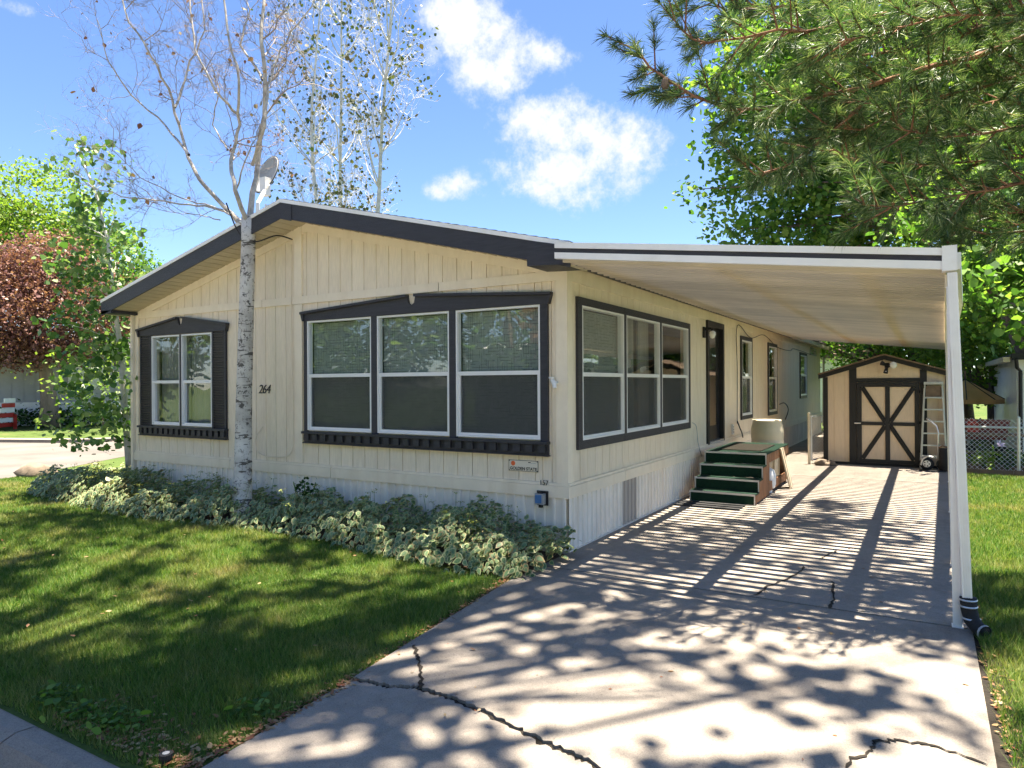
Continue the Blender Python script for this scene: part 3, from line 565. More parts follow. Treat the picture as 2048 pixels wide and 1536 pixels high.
cable('cable', 'black hose curling off the far side wall', [(.03, 11.9, 1.2), (.1, 12.2, 1.22), (.14, 12.5, 1.05), (.1, 12.3, .8)], .012)
ot = thing('wall_outlet', 'weatherproof white outlet cover beside the dark door', 'outlet', (.004, 7.04, .85))
B('cover', 'alum_white', (0, -.05, -.09), (.03, .05, .1), ot)
for i in range(3): B('socket', 'grey_plastic', (.0305, -.025, -.06+i*.05), (.034, .025, -.03+i*.05), ot)
pl = thing('porch_lamp', 'black wall lamp with glass globe beside the door', 'lamp', (.004, 5.1, 2.58))
B('bracket', 'black_trim', (0, -.05, -.09), (.03, .05, .09), pl); m = MB(); m.tube([(.03, 0, .05), (.12, 0, .06), (.15, 0, .03)], .02, 8); m.obj('arm', 'black_trim', pl); m = MB(); m.lathe([(.02, .0), (.05, -.02), (.055, -.07), (.03, -.12), (.0, -.13)], (.15, 0, .02), 12); m.obj('globe', 'bulb', pl, True)
# satellite dish on the roof
dz = ROOF(-5.2)+.05; ds = thing('satellite_dish', 'grey satellite dish on white bracket behind the gable peak', 'dish', (-5.15, .35, dz)); q = Vector(at(541, 354, 10.55))-Vector((-5.15, .35, dz))
m = MB(); k = 28; rings = [(0, .0), (.12, .008), (.24, .033), (.34, .07), (.385, .095), (.40, .088), (.36, .055), (.0, -.02)]; rings = [(a*.76, b*.85) for a, b in rings]; m.lathe(rings, (0, 0, 0), k); o = m.obj('reflector', 'grey_plastic', ds, True); m = MB(); m.lathe([(.293, .070), (.314, .078), (.316, .070), (.295, .060)], (0, 0, 0), k); m.f, m.mi = m.f[:-2], m.mi[:-2]; m.obj('rim', 'rubber', o); o.location = q; o.rotation_euler = Vector((-.16, -.9, .3)).to_track_quat('Z', 'Y').to_euler()
m = MB(); m.tube([(0, 0, 0), (.0, 0, q.z*.55), tuple(q+Vector((-.05, .05, -.02)))], .028, 8); m.obj('mast', 'white_metal', ds); m = MB(); m.bar((.2, .0, -.03), tuple(q*.6), .03, .03); m.bar((0, .4, 0), tuple(q*.5), .03, .03); m.obj('brace', 'white_metal', ds)
m = MB(); m.tube([tuple(q+Vector((-.02, -.12, -.3))), tuple(q+Vector((.2, -.2, -.2)))], .015, 6); m.box(tuple(q+Vector((.0, -.2, -.33))), tuple(q+Vector((.12, -.1, -.06)))); m.obj('feed_arm', 'white_metal', ds)
# ================================================================ CARPORT
cp = thing('carport', 'white fascia carport with tan ribbed metal roof over the driveway', 'carport', (3.37, -.6, 0)); co_ = Vector((3.37, -.6, 0))
CZ = lambda x: 2.925-.124*(x-.2)
def cpo(m, name, mat, **k): o = m.obj(name, mat, cp, **k); o.location = -co_; return o
m = MB(); xa, xb = .24, 3.285; pt = .16
sec = [(.0, -.04), (.022, -.04), (.022, -.036), (.006, -.036), (.008, .0), (.070, .0), (.073, -.014), (.077, -.014), (.077, .004), (.004, .004), (.0, .0)]
m.add([(xa, b_, CZ(xa)+c) for b_, c in sec]+[(xb, b_, CZ(xb)+c) for b_, c in sec], [(i, (i+1) % len(sec), (i+1) % len(sec)+len(sec), i+len(sec)) for i in range(len(sec))])
me = bpy.data.meshes.new('roof_pan'); me.from_pydata(m.v, [], m.f); me.materials.append(MATS['pan'])
FL = lambda y: .021*(y+.6)
FG = lambda y: FL(y)+.06*min(1, max(0, (y-.3)/2.0))                       # outer side runs slightly out of square, plus width added to shade the slab
for i in range(83):
    y = -.55+i*pt; k = 1+FG(y)/3.045; o = link('roof_pan', me, cp, -co_+Vector((.24-.24*k, y, 0))); o.scale.x = k  # gaps between pans added to throw sun stripes on the slab
for x in (.42, 1.66, 2.76): m = MB(); m.box((x-.07, -.5, CZ(x)+.012), (x+.07, 12.7, CZ(x)+.09)); cpo(m, 'purlin', 'white_metal')
m = MB(); m.bar((3.32, -.56, 2.455), (3.32+FL(12.7), 12.7, 2.455), .08, .095); cpo(m, 'edge_beam', 'cream_trim')
m = MB(); m.bar((3.335, -.52, 2.60), (3.335+FG(2.3), 2.3, 2.60), .09, .12); m.bar((3.335+FG(2.3), 2.3, 2.60), (3.335+FG(12.7), 12.7, 2.60), .09, .12); cpo(m, 'gutter', 'white_metal')
m = MB(); m.box((.245, 12.7, 2.55), (3.42, 12.78, 2.6), rot=None); m = MB(); m.prism([(.24, 12.72, CZ(.24)-.05), (3.7, 12.72, CZ(3.42)-.05), (3.7, 12.72, CZ(3.42)+.12), (.24, 12.72, CZ(.24)+.12)], (0, .05, 0)); cpo(m, 'rear_fascia', 'pan')
Z1, Z2 = 3.045, 2.675           # top of front fascia, left and right
def fas(o0, o1, y0, mat, name, x0=.21, x1=3.275):
    f = lambda x, o: Z1+(Z2-Z1)*(x-.28)/(3.3-.28)-o
    m = MB(); m.prism([(x0, y0, f(x0, o1)), (x1, y0, f(x1, o1)), (x1, y0, f(x1, o0)), (x0, y0, f(x0, o0))], (0, .05, 0)); cpo(m, name, mat)
fas(.0, .052, -.66, 'white_metal', 'fascia_upper'); fas(.0525, .092, -.648, 'charcoal', 'fascia_stripe'); fas(.0925, .15, -.66, 'white_metal', 'fascia_lower')
m = MB(); m.box((3.262, -.672, 2.515), (3.352, -.56, 2.69)); cpo(m, 'corner_cap', 'white_metal')
for i, y in enumerate((-.6, 1.3, 4.4, 7.6, 10.8)):
    e = FL(y); m = MB(); m.bar((3.345+e, y, .02), (3.315+e, y, 2.41), .055, .055, up=(0, 1, 0))
    for q in (-.014, 0, .014): m.bar((3.345+e+q, y-.03, .05), (3.315+e+q, y-.03, 2.40), .006, .008, up=(0, 1, 0))
    m.box((3.31+e, y-.045, .02), (3.38+e, y+.045, .028)); cpo(m, 'post', 'white_metal')
m = MB(); m.bar((3.40, -.655, .235), (3.322, -.635, 2.5), .06, .06, up=(0, 1, 0))
for q in (-.021, -.007, .007, .021): m.bar((3.40+q, -.687, .235), (3.322+q, -.667, 2.5), .008, .008, up=(0, 1, 0))
cpo(m, 'downspout', 'white_metal')
m = MB(); P = [(3.405, -.655, .25), (3.41, -.66, .17), (3.425, -.675, .10), (3.46, -.725, .065), (3.49, -.77, .055)]; m.tube(P, [.052, .05, .05, .047, .05], 14); cpo(m, 'drain_elbow', 'rubber', smooth=True)
for p, r_ in (((3.405, -.655, .235), .055), ((3.407, -.657, .19), .055), ((3.423, -.673, .112), .054)):
    m = MB(); m.lathe([(r_, -.006), (r_+.003, 0), (r_, .006)], p, 14); cpo(m, 'hose_clamp', 'alum')
m = MB(); m.tube([(3.488, -.767, .055), (3.497, -.779, .054)], [.052, .05], 14, cap=False); cpo(m, 'drain_mouth', 'grey_plastic')
# ================================================================ THINGS ON THE DRIVEWAY
st = thing('porch_steps', 'wooden porch steps covered in dark green carpet below the door', 'steps', (.2, 3.62, .022))
X0, X1 = .0, .92; yb = [0., .27, .54, .81, 2.75]; zt = [.155, .32, .49, .655]
for i in range(4):
    z0 = 0 if i == 0 else zt[i-1]
    B('riser', 'carpet', (X0+.015, yb[i], z0+.003), (X1-.015, yb[i]+.02, zt[i]-.02), st); B('tread', 'carpet', (X0, yb[i]-.012, zt[i]-.02), (X1, yb[i+1]+.015, zt[i]), st)
    B('nosing', 'alum', (X0-.002, yb[i]-.018, zt[i]-.022), (X1+.002, yb[i]-.0125, zt[i]+.004), st)
    for x in (X0, X1-.015): B('edge_trim', 'alum', (x, yb[i]-.011, z0+.004), (x+.015, yb[i]-.001, zt[i]-.022), st)
B('nosing', 'alum', (X0-.002, -.018, .0), (X1+.06, -.0125, .012), st)
for i in range(4):
    a, b = yb[i]+.022, (yb[i+1]+.02 if i < 3 else 1.05); z0 = .02
    B('side_board', 'wood', (X1-.03, a, z0), (X1-.002, b, zt[i]-.022), st); B('side_board', 'wood', (X0+.002, a, z0), (X0+.03, b, zt[i]-.022), st)
B('rim_board', 'wood', (X1-.03, 1.06, .50), (X1-.002, 2.74, .632), st); B('rim_board', 'wood', (X1-.03, 1.06, .06), (X1-.002, 2.74, .2), st)
for y in (1.07, 2.64): B('leg', 'wood', (X1-.13, y, .0), (X1-.035, y+.09, .63), st); B('leg', 'wood', (X0+.035, y, .0), (X0+.13, y+.09, .63), st)
tag(B('door_mat', 'carpet_brown', (.36, 4.75, .678), (.98, 5.9, .69)), 'flat brown door mat lying on the porch platform', 'mat')
tag(B('floor_mat', 'rubber', (.12, 3.15, .024), (1.0, 3.59, .034)), 'black rubber mat on the concrete before the steps', 'mat')
bo = MB(); bo.prism([(0, 0, 0), (0, .22, 0), (0, .22, .66), (0, 0, .66)], (.022, 0, 0)); o = bo.obj('plywood_board', 'plywood', loc=(1.27, 5.5, .022)); o.rotation_euler = (0, R(-13), 0); tag(o, 'pale plywood board leaning against the porch platform side', 'board')
pt_ = thing('propane_tank', 'white propane tank tucked under the porch platform', 'tank', (1.0, 4.98, .022))
m = MB(); m.lathe([(.0, .04), (.09, .04), (.14, .08), (.155, .14), (.155, .27), (.13, .35), (.07, .385), (.0, .39)], (0, 0, 0), 20); m.obj('body', 'white_paint', pt_, True); m = MB(); m.lathe([(.1, 0), (.1, .06), (.09, .06), (.09, 0)], (0, 0, 0), 16); m.obj('foot_ring', 'white_paint', pt_)
bn = thing('plastic_barrel', 'tall beige plastic barrel bin standing behind the porch', 'bin', (.66, 6.95, .022)); bn.scale = (.84, .84, 1)
m = MB(); m.lathe([(.0, .0), (.25, .0), (.27, .03), (.30, .4), (.335, .66), (.325, .68), (.335, .70), (.34, .86), (.30, 1.0), (.31, 1.02), (.30, 1.04), (.0, 1.05)], (0, 0, 0), 28); m.obj('body', 'beige_plastic', bn, True)
for i in range(14): a = i*2*math.pi/14; B('rib', 'beige_plastic', (.302*math.cos(a)-.014, .302*math.sin(a)-.014, .05), (.302*math.cos(a)+.014, .302*math.sin(a)+.014, .6), bn)
# chain link gate swung against the house, with its post
def wires(m, x0, x1, z0, z1, step, r, y=0., k=3):
    W_, H_ = x1-x0, z1-z0
    for s in (1, -1):
        n = int((W_+H_)/step)+1
        for i in range(n):
            c = i*step-(H_ if s > 0 else 0)        # x = c + s*z
            if s > 0: za, zb = max(0, -c), min(H_, W_-c); pa, pb = (x0+c+za, z0+za), (x0+c+zb, z0+zb)
            else: za, zb = max(0, c-W_), min(H_, c); pa, pb = (x0+c-za, z0+za), (x0+c-zb, z0+zb)
            if zb-za < .01: continue
            m.tube([(pa[0], y+s*r*1.0, pa[1]), (pb[0], y+s*r*1.0, pb[1])], r, k, cap=False)
gt = thing('chain_link_gate', 'narrow rusty chain link gate standing open beside the shed', 'gate', (1.06, 9.3, .0), R(75))
m = MB(); m.tube([(0, 0, 0), (0, 0, 1.1)], .03, 8); m.obj('post', 'beige_plastic', gt); m = MB(); m.tube([(.12, 0, .1), (.12, 0, 1.02), (.95, 0, 1.02), (.95, 0, .1), (.12, 0, .1)], .018, 6); m.obj('frame', 'alum', gt); m = MB(); wires(m, .13, .94, .1, 1.0, .075, .0025); m.obj('wire_mesh', 'alum', gt)
for i, (x, y, s) in enumerate(((1.30, 9.22, .13), (1.47, 9.28, .10), (1.4, 9.2, .075))):
    m = MB(); m.lathe([(.02, 0), (.9, .05), (1.0, .4), (.75, .85), (.3, 1.0), (0, 1.02)], (0, 0, 0), 9); v = [Vector(q) for q in m.v]; m.v = [tuple(q*s*(1+.28*mnoise.noise(q*1.6+Vector((i*7, 0, 0))))) for q in v]
    tag(m.obj('stone', 'rock', loc=(x, y, .02), smooth=True), ('largest', 'rightmost', 'smallest')[i]+' of the three brown stones by the gate', 'stone', 'stones by the gate')
# ================================================================ SHED
sh = thing('garden_shed', 'tan garden shed with black trim and cross braced door', 'shed', (1.29, 9.7, .02)); SWD, SDP = 2.3, 2.6
srf = lambda x: 2.27-.315*abs(x-1.15)
m = MB(); m.prism([(0, .02, 0), (SWD, .02, 0), (SWD, .02, srf(SWD)-.03), (1.15, .02, srf(1.15)-.03), (0, .02, srf(0)-.03)], (0, .06, 0)); m.box((0, .09, 0), (.06, SDP, srf(0)-.03)); m.box((SWD-.06, .09, 0), (SWD, SDP, srf(SWD)-.03)); m.box((.06, SDP-.06, 0), (SWD-.06, SDP, srf(0)-.03)); wl = m.obj('wall', 'shed_wall', sh)
for i in range(11):
    a, b = i*SWD/11+.004, (i+1)*SWD/11-.004; m = MB(); m.prism([(a, .008, .05), (b, .008, .05), (b, .008, srf(b)-.05), (a, .008, srf(a)-.05)], (0, .011, 0)); m.obj('siding_board', 'shed_wall', wl)
for a, b in ((-.09, 1.15), (1.15, SWD+.09)):
    m = MB(); m.prism([(a, -.13, srf(a)), (b, -.13, srf(b)), (b, -.13, srf(b)+.028), (a, -.13, srf(a)+.028)], (0, SDP+.2, 0)); m.obj('roof_slope', 'timber', sh)
    m = MB(); m.prism([(a, -.06, srf(a)-.09), (b, -.06, srf(b)-.09), (b, -.06, srf(b)-.001), (a, -.06, srf(a)-.001)], (0, .045, 0)); m.obj('rake_trim', 'black_trim', sh)
TR = [((0, 0), (.09, 1.83)), ((SWD-.09, 0), (SWD, 1.83)), ((.50, .05), (.64, 2.03)), ((1.78, .05), (1.90, 1.97)), ((.64, 1.72), (1.78, 1.80)), ((.09, .0), (SWD-.09, .05))]
for (a, c), (b, d) in TR: B('trim_board', 'black_trim', (a, -.014, c), (b, .0075, d), sh)
dr2 = bpy.data.objects.new('door', None); COL.objects.link(dr2); dr2.parent = sh
B('door_panel', 'shed_wall', (.645, -.012, .055), (1.775, .007, 1.715), dr2)
for (a, c), (b, d) in [((.645, .055), (.735, 1.715)), ((1.685, .055), (1.775, 1.715)), ((.735, .055), (1.685, .13)), ((.735, 1.62), (1.685, 1.715)), ((1.165, .13), (1.25, 1.62)), ((.735, .83), (1.164, .90)), ((1.251, .83), (1.685, .90))]: B('door_trim', 'black_trim', (a, -.034, c), (b, -.0125, d), dr2)
for p, q in (((.75, .14), (1.16, .82)), ((1.67, .14), (1.26, .82)), ((.75, 1.61), (1.16, .91)), ((1.67, 1.61), (1.26, .91))): m = MB(); m.bar((p[0], -.022, p[1]), (q[0], -.022, q[1]), .016, .085, up=(0, 1, 0)); m.bar((p[0], -.022, p[1]), (q[0], -.022, q[1]), .085, .016, up=(0, 1, 0)); m.obj('cross_brace', 'black_trim', dr2)
m = MB(); m.tube([(.60, -.06, .87), (.72, -.06, .87)], .014, 8); m.tube([(.66, -.035, .87), (.66, -.06, .87)], .01, 6); m.obj('handle', 'alum', dr2)
for z in (.3, .88, 1.5): B('hinge', 'rubber', (1.72, -.042, z), (1.84, -.0345, z+.05), dr2)
fl = thing('flood_lamp', 'twin flood lamp with clear bulb above the shed door', 'lamp', (2.49, 9.64, 2.08))
B('base', 'black_trim', (-.04, -.015, -.05), (.04, .02, .05), fl); m = MB(); m.tube([(0, -.02, 0), (-.09, -.08, .05)], [.02, .05], 10); m.obj('lamp_head', 'black_trim', fl); m = MB(); m.tube([(0, -.02, 0), (.06, -.06, .0)], [.02, .04], 10); m.obj('lamp_head', 'black_trim', fl); m = MB(); m.lathe([(0, -.07), (.05, -.05), (.07, 0), (.05, .05), (0, .07)], (.12, -.09, .0), 12); m.obj('bulb', 'bulb', fl, True); m = MB(); m.tube([(0, -.03, -.05), (-.02, -.08, -.15)], [.03, .045], 10); m.obj('sensor', 'black_trim', fl)
# step ladder leaning on the shed
ld = thing('step_ladder', 'folded aluminium step ladder leaning against the shed front', 'ladder', (3.3, 9.5, .02)); ld.rotation_euler = (R(-4), 0, 0)
for s in (-1, 1):
    m = MB(); m.bar((s*.215, 0, 0), (s*.145, 0, 1.68), .022, .07, up=(0, 1, 0)); m.obj('rail', 'alum', ld); m = MB(); m.bar((s*.235, .09, .02), (s*.16, .06, 1.6), .018, .04, up=(0, 1, 0)); m.obj('rear_rail', 'alum', ld)
for i in range(6): z = .22+i*.235; h = .205-.042*z; B('rung', 'alum', (-h, -.035, z), (h, .04, z+.028), ld)
B('top_cap', 'alum', (-.165, -.05, 1.67), (.165, .1, 1.72), ld); B('shelf', 'timber', (-.13, -.01, 1.42), (.13, .0, 1.64), ld)
ht = thing('hand_truck', 'steel hand truck with curved handle parked before the ladder', 'hand truck', (3.24, 9.28, .02))
m = MB(); m.tube([(-.06, .1, 1.0), (-.02, .08, .98), (.1, .06, .86), (.13, .06, .75), (.13, .04, .05)], .018, 8); m.obj('handle_frame', 'alum', ht, True); B('toe_plate', 'black_trim', (-.2, -.18, .0), (.25, .02, .012), ht)
for x in (-.06, .22):
    m = MB(); m.lathe([(.055, -.03), (.115, -.028), (.125, 0), (.115, .028), (.055, .03)], (x, .04, .125), 18, axis='y'); w_ = m.obj('wheel', 'rubber', ht, True); m = MB(); m.lathe([(0, -.034), (.065, -.032), (.07, -.028), (.07, .03), (0, .03)], (x, .04, .125), 14, axis='y'); m.obj('rim', 'alum', w_)
    for k in range(5): a = k*2*math.pi/5; m = MB(); m.lathe([(0, -.037), (.014, -.0365), (.014, -.034), (0, -.034)], (x+.042*math.cos(a), .04, .125+.042*math.sin(a)), 8, axis='y'); m.obj('rim_hole', 'black_trim', w_)
m = MB(); m.bar((-.14, .05, .28), (.14, .05, .28), .02, .02); m.tube([(-.16, .0, .1), (-.13, -.02, .22), (-.05, -.03, .28), (.04, -.02, .26)], .02, 6); m.obj('fender', 'alum', ht)
bg_ = thing('golf_bag', 'black fabric bag standing beside the hand truck', 'bag', (3.47, 9.3, .02)); m = MB(); m.lathe([(.06, 0), (.085, .02), (.09, .3), (.082, .38), (.09, .43), (.05, .44)], (0, 0, 0), 14); m.obj('body', 'rubber', bg_, True); m = MB(); m.tube([(-.09, 0, .44), (-.03, -.03, .49), (.05, .0, .46), (.09, .02, .44)], .018, 6); m.obj('strap', 'timber', bg_, True)
# ================================================================ RIGHT SIDE: FENCE, YARD BEHIND, NEIGHBOUR
fe = thing('chain_link_fence', 'silver chain link fence with top rail at the end of the lawn', 'fence', (3.62, 9.42, 0))
for x in (.02, 1.02): m = MB(); m.tube([(x, 0, 0), (x, 0, 1.05)], .028, 8); m.lathe([(.03, 1.05), (.03, 1.07), (.0, 1.1)], (x, 0, 0), 8); m.obj('post', 'alum', fe)
for a, b in ((.03, 1.0), (1.04, 5.)): m = MB(); m.tube([(a, 0, .88), (b, 0, .88)], .02, 8); m.obj('rail', 'alum', fe); m = MB(); wires(m, a, b, .04, 1.04, .085, .003, -.024); m.obj('wire_mesh', 'alum_white', fe)
sheet('gravel_bed', 'concrete', [(3.62, 9.5), (9, 9.3), (9, 14), (3.62, 14)], .006)
P = np.stack([rng.uniform(3.62, 5.6, 1500), rng.uniform(9.45, 9.95, 1500), np.full(1500, .012)], 1); tag(leaves('gravel', 'white_paint', P, .035, None, .7, .8), 'white gravel strip behind the chain link fence', 'gravel', kind='stuff')
for i, (a, b) in enumerate(((3.64, 4.55), (4.56, 5.6))): tag(B('timber_edging', 'timber', (a, 9.28, 0), (b, 9.36, .09)), ('brown timber edging beneath the fence beside the carport post', 'brown timber edging beneath the fence beyond the gate post')[i], 'edging', 'timber edging under the fence')
tag(B('timber_edging', 'timber', (3.7, 10.05, .0), (5.4, 10.2, .2)), 'raised brown timber bed edge behind the fence', 'edging')
ly = thing('lily_plant', 'single lily with pale purple bloom in front of the fence', 'plant', (4.22, 9.3, 0)); m = MB(); m.tube([(0, 0, 0), (.01, 0, .3), (.02, -.01, .52)], .009, 5); m.obj('stem', 'stem_green', ly); m = MB()
for k in range(6): a = k*math.pi/3; m.prism([(.0, 0, 0), (.05*math.cos(a-.3), .05*math.sin(a-.3), .07), (.11*math.cos(a), .11*math.sin(a), .1), (.05*math.cos(a+.3), .05*math.sin(a+.3), .07)], (0, 0, .004))
o = m.obj('bloom', 'lavender', ly); o.location = (.09, -.01, .53); o.rotation_euler = (R(30), R(40), 0); leaves('foliage', 'leaf_lime', np.stack([rng.normal(.01, .02, 24), rng.normal(0, .02, 24), rng.uniform(.2, .5, 24)], 1), .09, ly, .2, .3)
um = thing('patio_umbrella', 'tan patio umbrella open above the yard behind the fence', 'umbrella', (3.98, 13.4, -.3))
for k in range(8):
    a, b = k*math.pi/4, (k+1)*math.pi/4; q = .78; m = MB(); m.add([(0, 0, 2.1), (q*math.cos(a), q*math.sin(a), 1.62), (q*math.cos(b), q*math.sin(b), 1.62), (q*math.cos(a), q*math.sin(a), 1.52), (q*math.cos(b), q*math.sin(b), 1.52)], [(0, 1, 2), (1, 3, 4, 2)]); m.obj('canopy_panel', 'canvas', um)
    m = MB(); m.tube([(0, 0, 2.1), (q*math.cos(a), q*math.sin(a), 1.625)], .012, 5); m.obj('rib', 'black_trim', um)
m = MB(); m.tube([(0, 0, 0), (0, 0, 2.3)], .025, 8); m.obj('pole', 'timber', um)
gc = thing('garden_cart', 'red garden cart half hidden behind the fence', 'cart', (4.2, 10.9, 0))
m = MB(); m.prism([(-.35, -.25, .55), (.35, -.25, .55), (.42, -.3, .95), (-.42, -.3, .95)], (0, .5, 0)); m.obj('tray', 'dark_red', gc)
for x in (-.3, .3): m = MB(); m.lathe([(.05, -.03), (.2, -.03), (.22, 0), (.2, .03), (.05, .03)], (x, -.3, .22), 16, axis='y'); m.obj('wheel', 'rubber', gc); m = MB(); m.bar((x, -.2, .2), (x*.9, -.1, .6), .03, .03); m.obj('leg', 'alum', gc)
m = MB(); m.tube([(-.4, .2, .9), (-.75, .25, 1.15), (-.75, -.2, 1.15), (-.4, -.2, .9)], .018, 6); m.obj('handle', 'alum', gc)
cn = thing('fuel_can', 'bright red fuel can on the bench behind the fence', 'can', (3.98, 10.4, .72)); B('body', 'red', (-.1, -.07, 0), (.1, .07, .2), cn); m = MB(); m.tube([(-.06, 0, .2), (-.06, 0, .25), (.05, 0, .25), (.05, 0, .2)], .015, 6); m.obj('handle', 'red', cn); m = MB(); m.tube([(.08, 0, .2), (.14, 0, .28)], .018, 6); m.obj('spout', 'rubber', cn)
be = thing('work_bench', 'dark timber bench behind the fence under the red can', 'bench', (4.35, 10.4, 0)); B('top', 'timber', (-.6, -.2, .66), (.7, .25, .70), be); B('shelf', 'timber', (-.55, -.18, .3), (.65, .2, .33), be)
for x in (-.55, .6):
    for y in (-.17, .18): B('leg', 'timber', (x, y, 0), (x+.06, y+.05, .655), be)
for i, (x, s, c) in enumerate(((4.1, .10, 'leaf_lime'), (4.55, .12, 'leaf_dark'), (4.85, .12, 'leaf_maple'))):
    p = thing('bedding_plant', ('yellow green bedding plant behind the fence by the carport post', 'dark bedding plant in the middle of the fenced bed', 'green bedding plant behind the fence gate post')[i], 'plant', (x, 9.9, .1), 0, 'bedding plants behind the fence'); leaves('foliage', c, rng.normal(size=(160, 3))*np.array([.15, .1, .09])+np.array([0, 0, .14]), .07, p, .4)
nh = thing('neighbour_house', 'white neighbour house with black gutter at the right edge', 'house', (4.78, 11.2, 0))
B('wall', 'white_metal', (0, 0, 0), (5, 8, 2.25), nh); m = MB(); m.prism([(-.12, -.2, 2.25), (5.4, -.2, 2.25), (5.4, -.2, 2.36), (-.12, -.2, 2.3)], (0, 9, 0)); m.obj('roof', 'shingle', nh); B('gutter', 'black_trim', (-.1, -.3, 2.18), (5.4, -.205, 2.31), nh); B('gutter', 'beige_plastic', (-.24, -.2, 2.14), (-.125, 8, 2.24), nh); m = MB(); m.tube([(-.05, -.46, 2.2), (-.02, -.3, 2.02), (.06, -.05, 1.95), (.06, -.05, .2)], .035, 8); m.obj('downspout', 'black_trim', nh)
B('window', 'charcoal', (1.0, -.03, 1.0), (2.2, -.001, 2.0), nh)
rh = thing('rear_house', 'pale house with brown roof behind the shed and trees', 'house', (-3.5, 27, 0)); B('wall', 'white_metal', (0, 0, 0), (5.5, 6, 2.9), rh); m = MB(); m.prism([(-.4, -.4, 2.8), (5.9, -.4, 2.8), (2.75, -.4, 3.9)], (0, 7, 0)); m.obj('roof', 'bark_brown', rh); B('window', 'charcoal', (3.5, -.03, 1.2), (4.7, -.001, 2.2), rh)
# ================================================================ LEFT SIDE: ACROSS THE STREET
gh = thing('grey_house', 'grey mobile home with white skirting across the side street', 'house', (-34, 2, .3), R(-24))
B('wall', 'grey_siding', (-3, 0, .75), (0, 26, 3.1), gh); B('skirt', 'white_metal', (-3, .0, -.3), (.03, 26, .74), gh); m = MB(); m.prism([(-4, -.4, 3.1), (.5, -.4, 3.1), (.5, -.4, 3.25), (-1.5, -.4, 3.9)], (0, 27, 0)); m.obj('roof', 'shingle', gh)
for i in range(60): B('siding_board', 'grey_siding', (.0005, .01+i*.433, .745), (.02, .42+i*.433, 3.08), gh)
for y in (9, 14): B('window', 'alum_white', (.021, y, 1.3), (.05, y+1.4, 2.5), gh); B('window', 'glass', (.051, y+.06, 1.36), (.056, y+1.34, 2.44), gh)
ch = thing('slatted_chair', 'red and white slatted lawn chair across the street', 'chair', (-28.9, 6.95, 0), R(-60))
for i in range(6): B('slat', 'red' if i % 2 == 0 else 'white_paint', (-.5+.04*i, .1+.05*i, .1+i*.2), (.5-.04*i, .14+.05*i, .27+i*.2), ch)
for s in (-.5, .45): B('arm', 'red', (s, -.6, .55), (s+.12, .3, .6), ch); B('leg', 'red', (s, -.55, 0), (s+.08, -.45, .548), ch); B('leg', 'red', (s, .2, 0), (s+.08, .3, .548), ch)
B('seat', 'white_paint', (-.42, -.55, .38), (.42, .1, .43), ch)
for i, px, py, s, lab, lf in ((0, 40, 826, .75, 'low dark shrub along the white skirting near the red chair', 'leaf_dark'), (1, 75, 828, .75, 'low dark shrub against the plum trunk', 'leaf_dark'), (2, 145, 832, .8, 'low bushy shrub right of the plum trunk', 'leaf_dark'), (3, 190, 826, .9, 'green shrub behind the aspen sapling foliage', 'leaf_maple'), (4, 205, 740, 1.0, 'yellow leaved shrub glowing behind the sapling', 'leaf_lime')):
    p0 = at(px, py, 30.5 if i < 4 else 26); t_ = thing('shrub', lab, 'shrub', (p0[0], p0[1], 0), 0, 'shrubs across the street'); zz = .35 if i < 4 else 1.9
    m = MB(); m.tube([(0, 0, 0), (.05, 0, zz+.2)], .04, 5); m.obj('stem', 'bark_brown', t_); leaves('foliage', lf, rng.normal(size=(500, 3))*np.array([s, s, .26 if i < 4 else .6])+np.array([0, 0, zz]), .16, t_, .4, six=False)
m = MB(); m.lathe([(.1, 0), (.95, .0), (1.0, .3), (.8, .75), (.4, .95), (0, 1.0)], (0, 0, 0), 14); m.v = [tuple(Vector((q[0]*.40, q[1]*.3, q[2]*.26))*(1+.3*mnoise.noise(Vector(q)*1.4))) for q in m.v]; tag(m.obj('boulder', 'rock', loc=(-11.55, .35, 0), smooth=True), 'low tan boulder at the lawn edge by the side street', 'boulder')
# ================================================================ SMALL THINGS IN THE LAWN
p0 = gnd(332, 1528); sl_ = thing('sprinkler_head', 'black sprinkler head with pale cap at the lawn corner by the kerb', 'sprinkler', (p0[0], p0[1]+.0, 0)); m = MB(); m.lathe([(.022, 0), (.026, .03), (.03, .032), (.03, .05), (.0, .05)], (0, 0, 0), 14); m.obj('body', 'rubber', sl_); m = MB(); m.lathe([(0, .0505), (.016, .0505), (.016, .052), (0, .052)], (0, 0, 0), 12); m.obj('cap', 'grey_plastic', sl_)
for i, (px, py, n_) in enumerate(((115, 1405, 110), (165, 1440, 90), (230, 1455, 130), (505, 1430, 60))):
    p0 = gnd(px, py); wd = thing('weed', ('leafy weed clump nearest the kerb corner at the left edge', 'leafy weed clump between its two neighbours by the kerb', 'leafy weed clump nearest the sprinkler', 'small broad leaved weed at the driveway edge')[i], 'weed', (p0[0], p0[1], 0), 0, 'weeds at the lawn edge'); q = rng.normal(size=(n_, 3))*np.array([.07, .05, .03]); q[:, 2] = np.abs(q[:, 2])+.02; leaves('foliage', 'leaf_maple', q, .035, wd, .6)
n = 900; x = rng.uniform(-.9, .35, n); e = np.array([XL(v) for v in np.linspace(-4.5, -1.1, n)]); y = np.linspace(-4.5, -1.1, n); P = np.stack([e-np.abs(rng.normal(0, .06, n))+.02, y, np.full(n, .018)], 1)
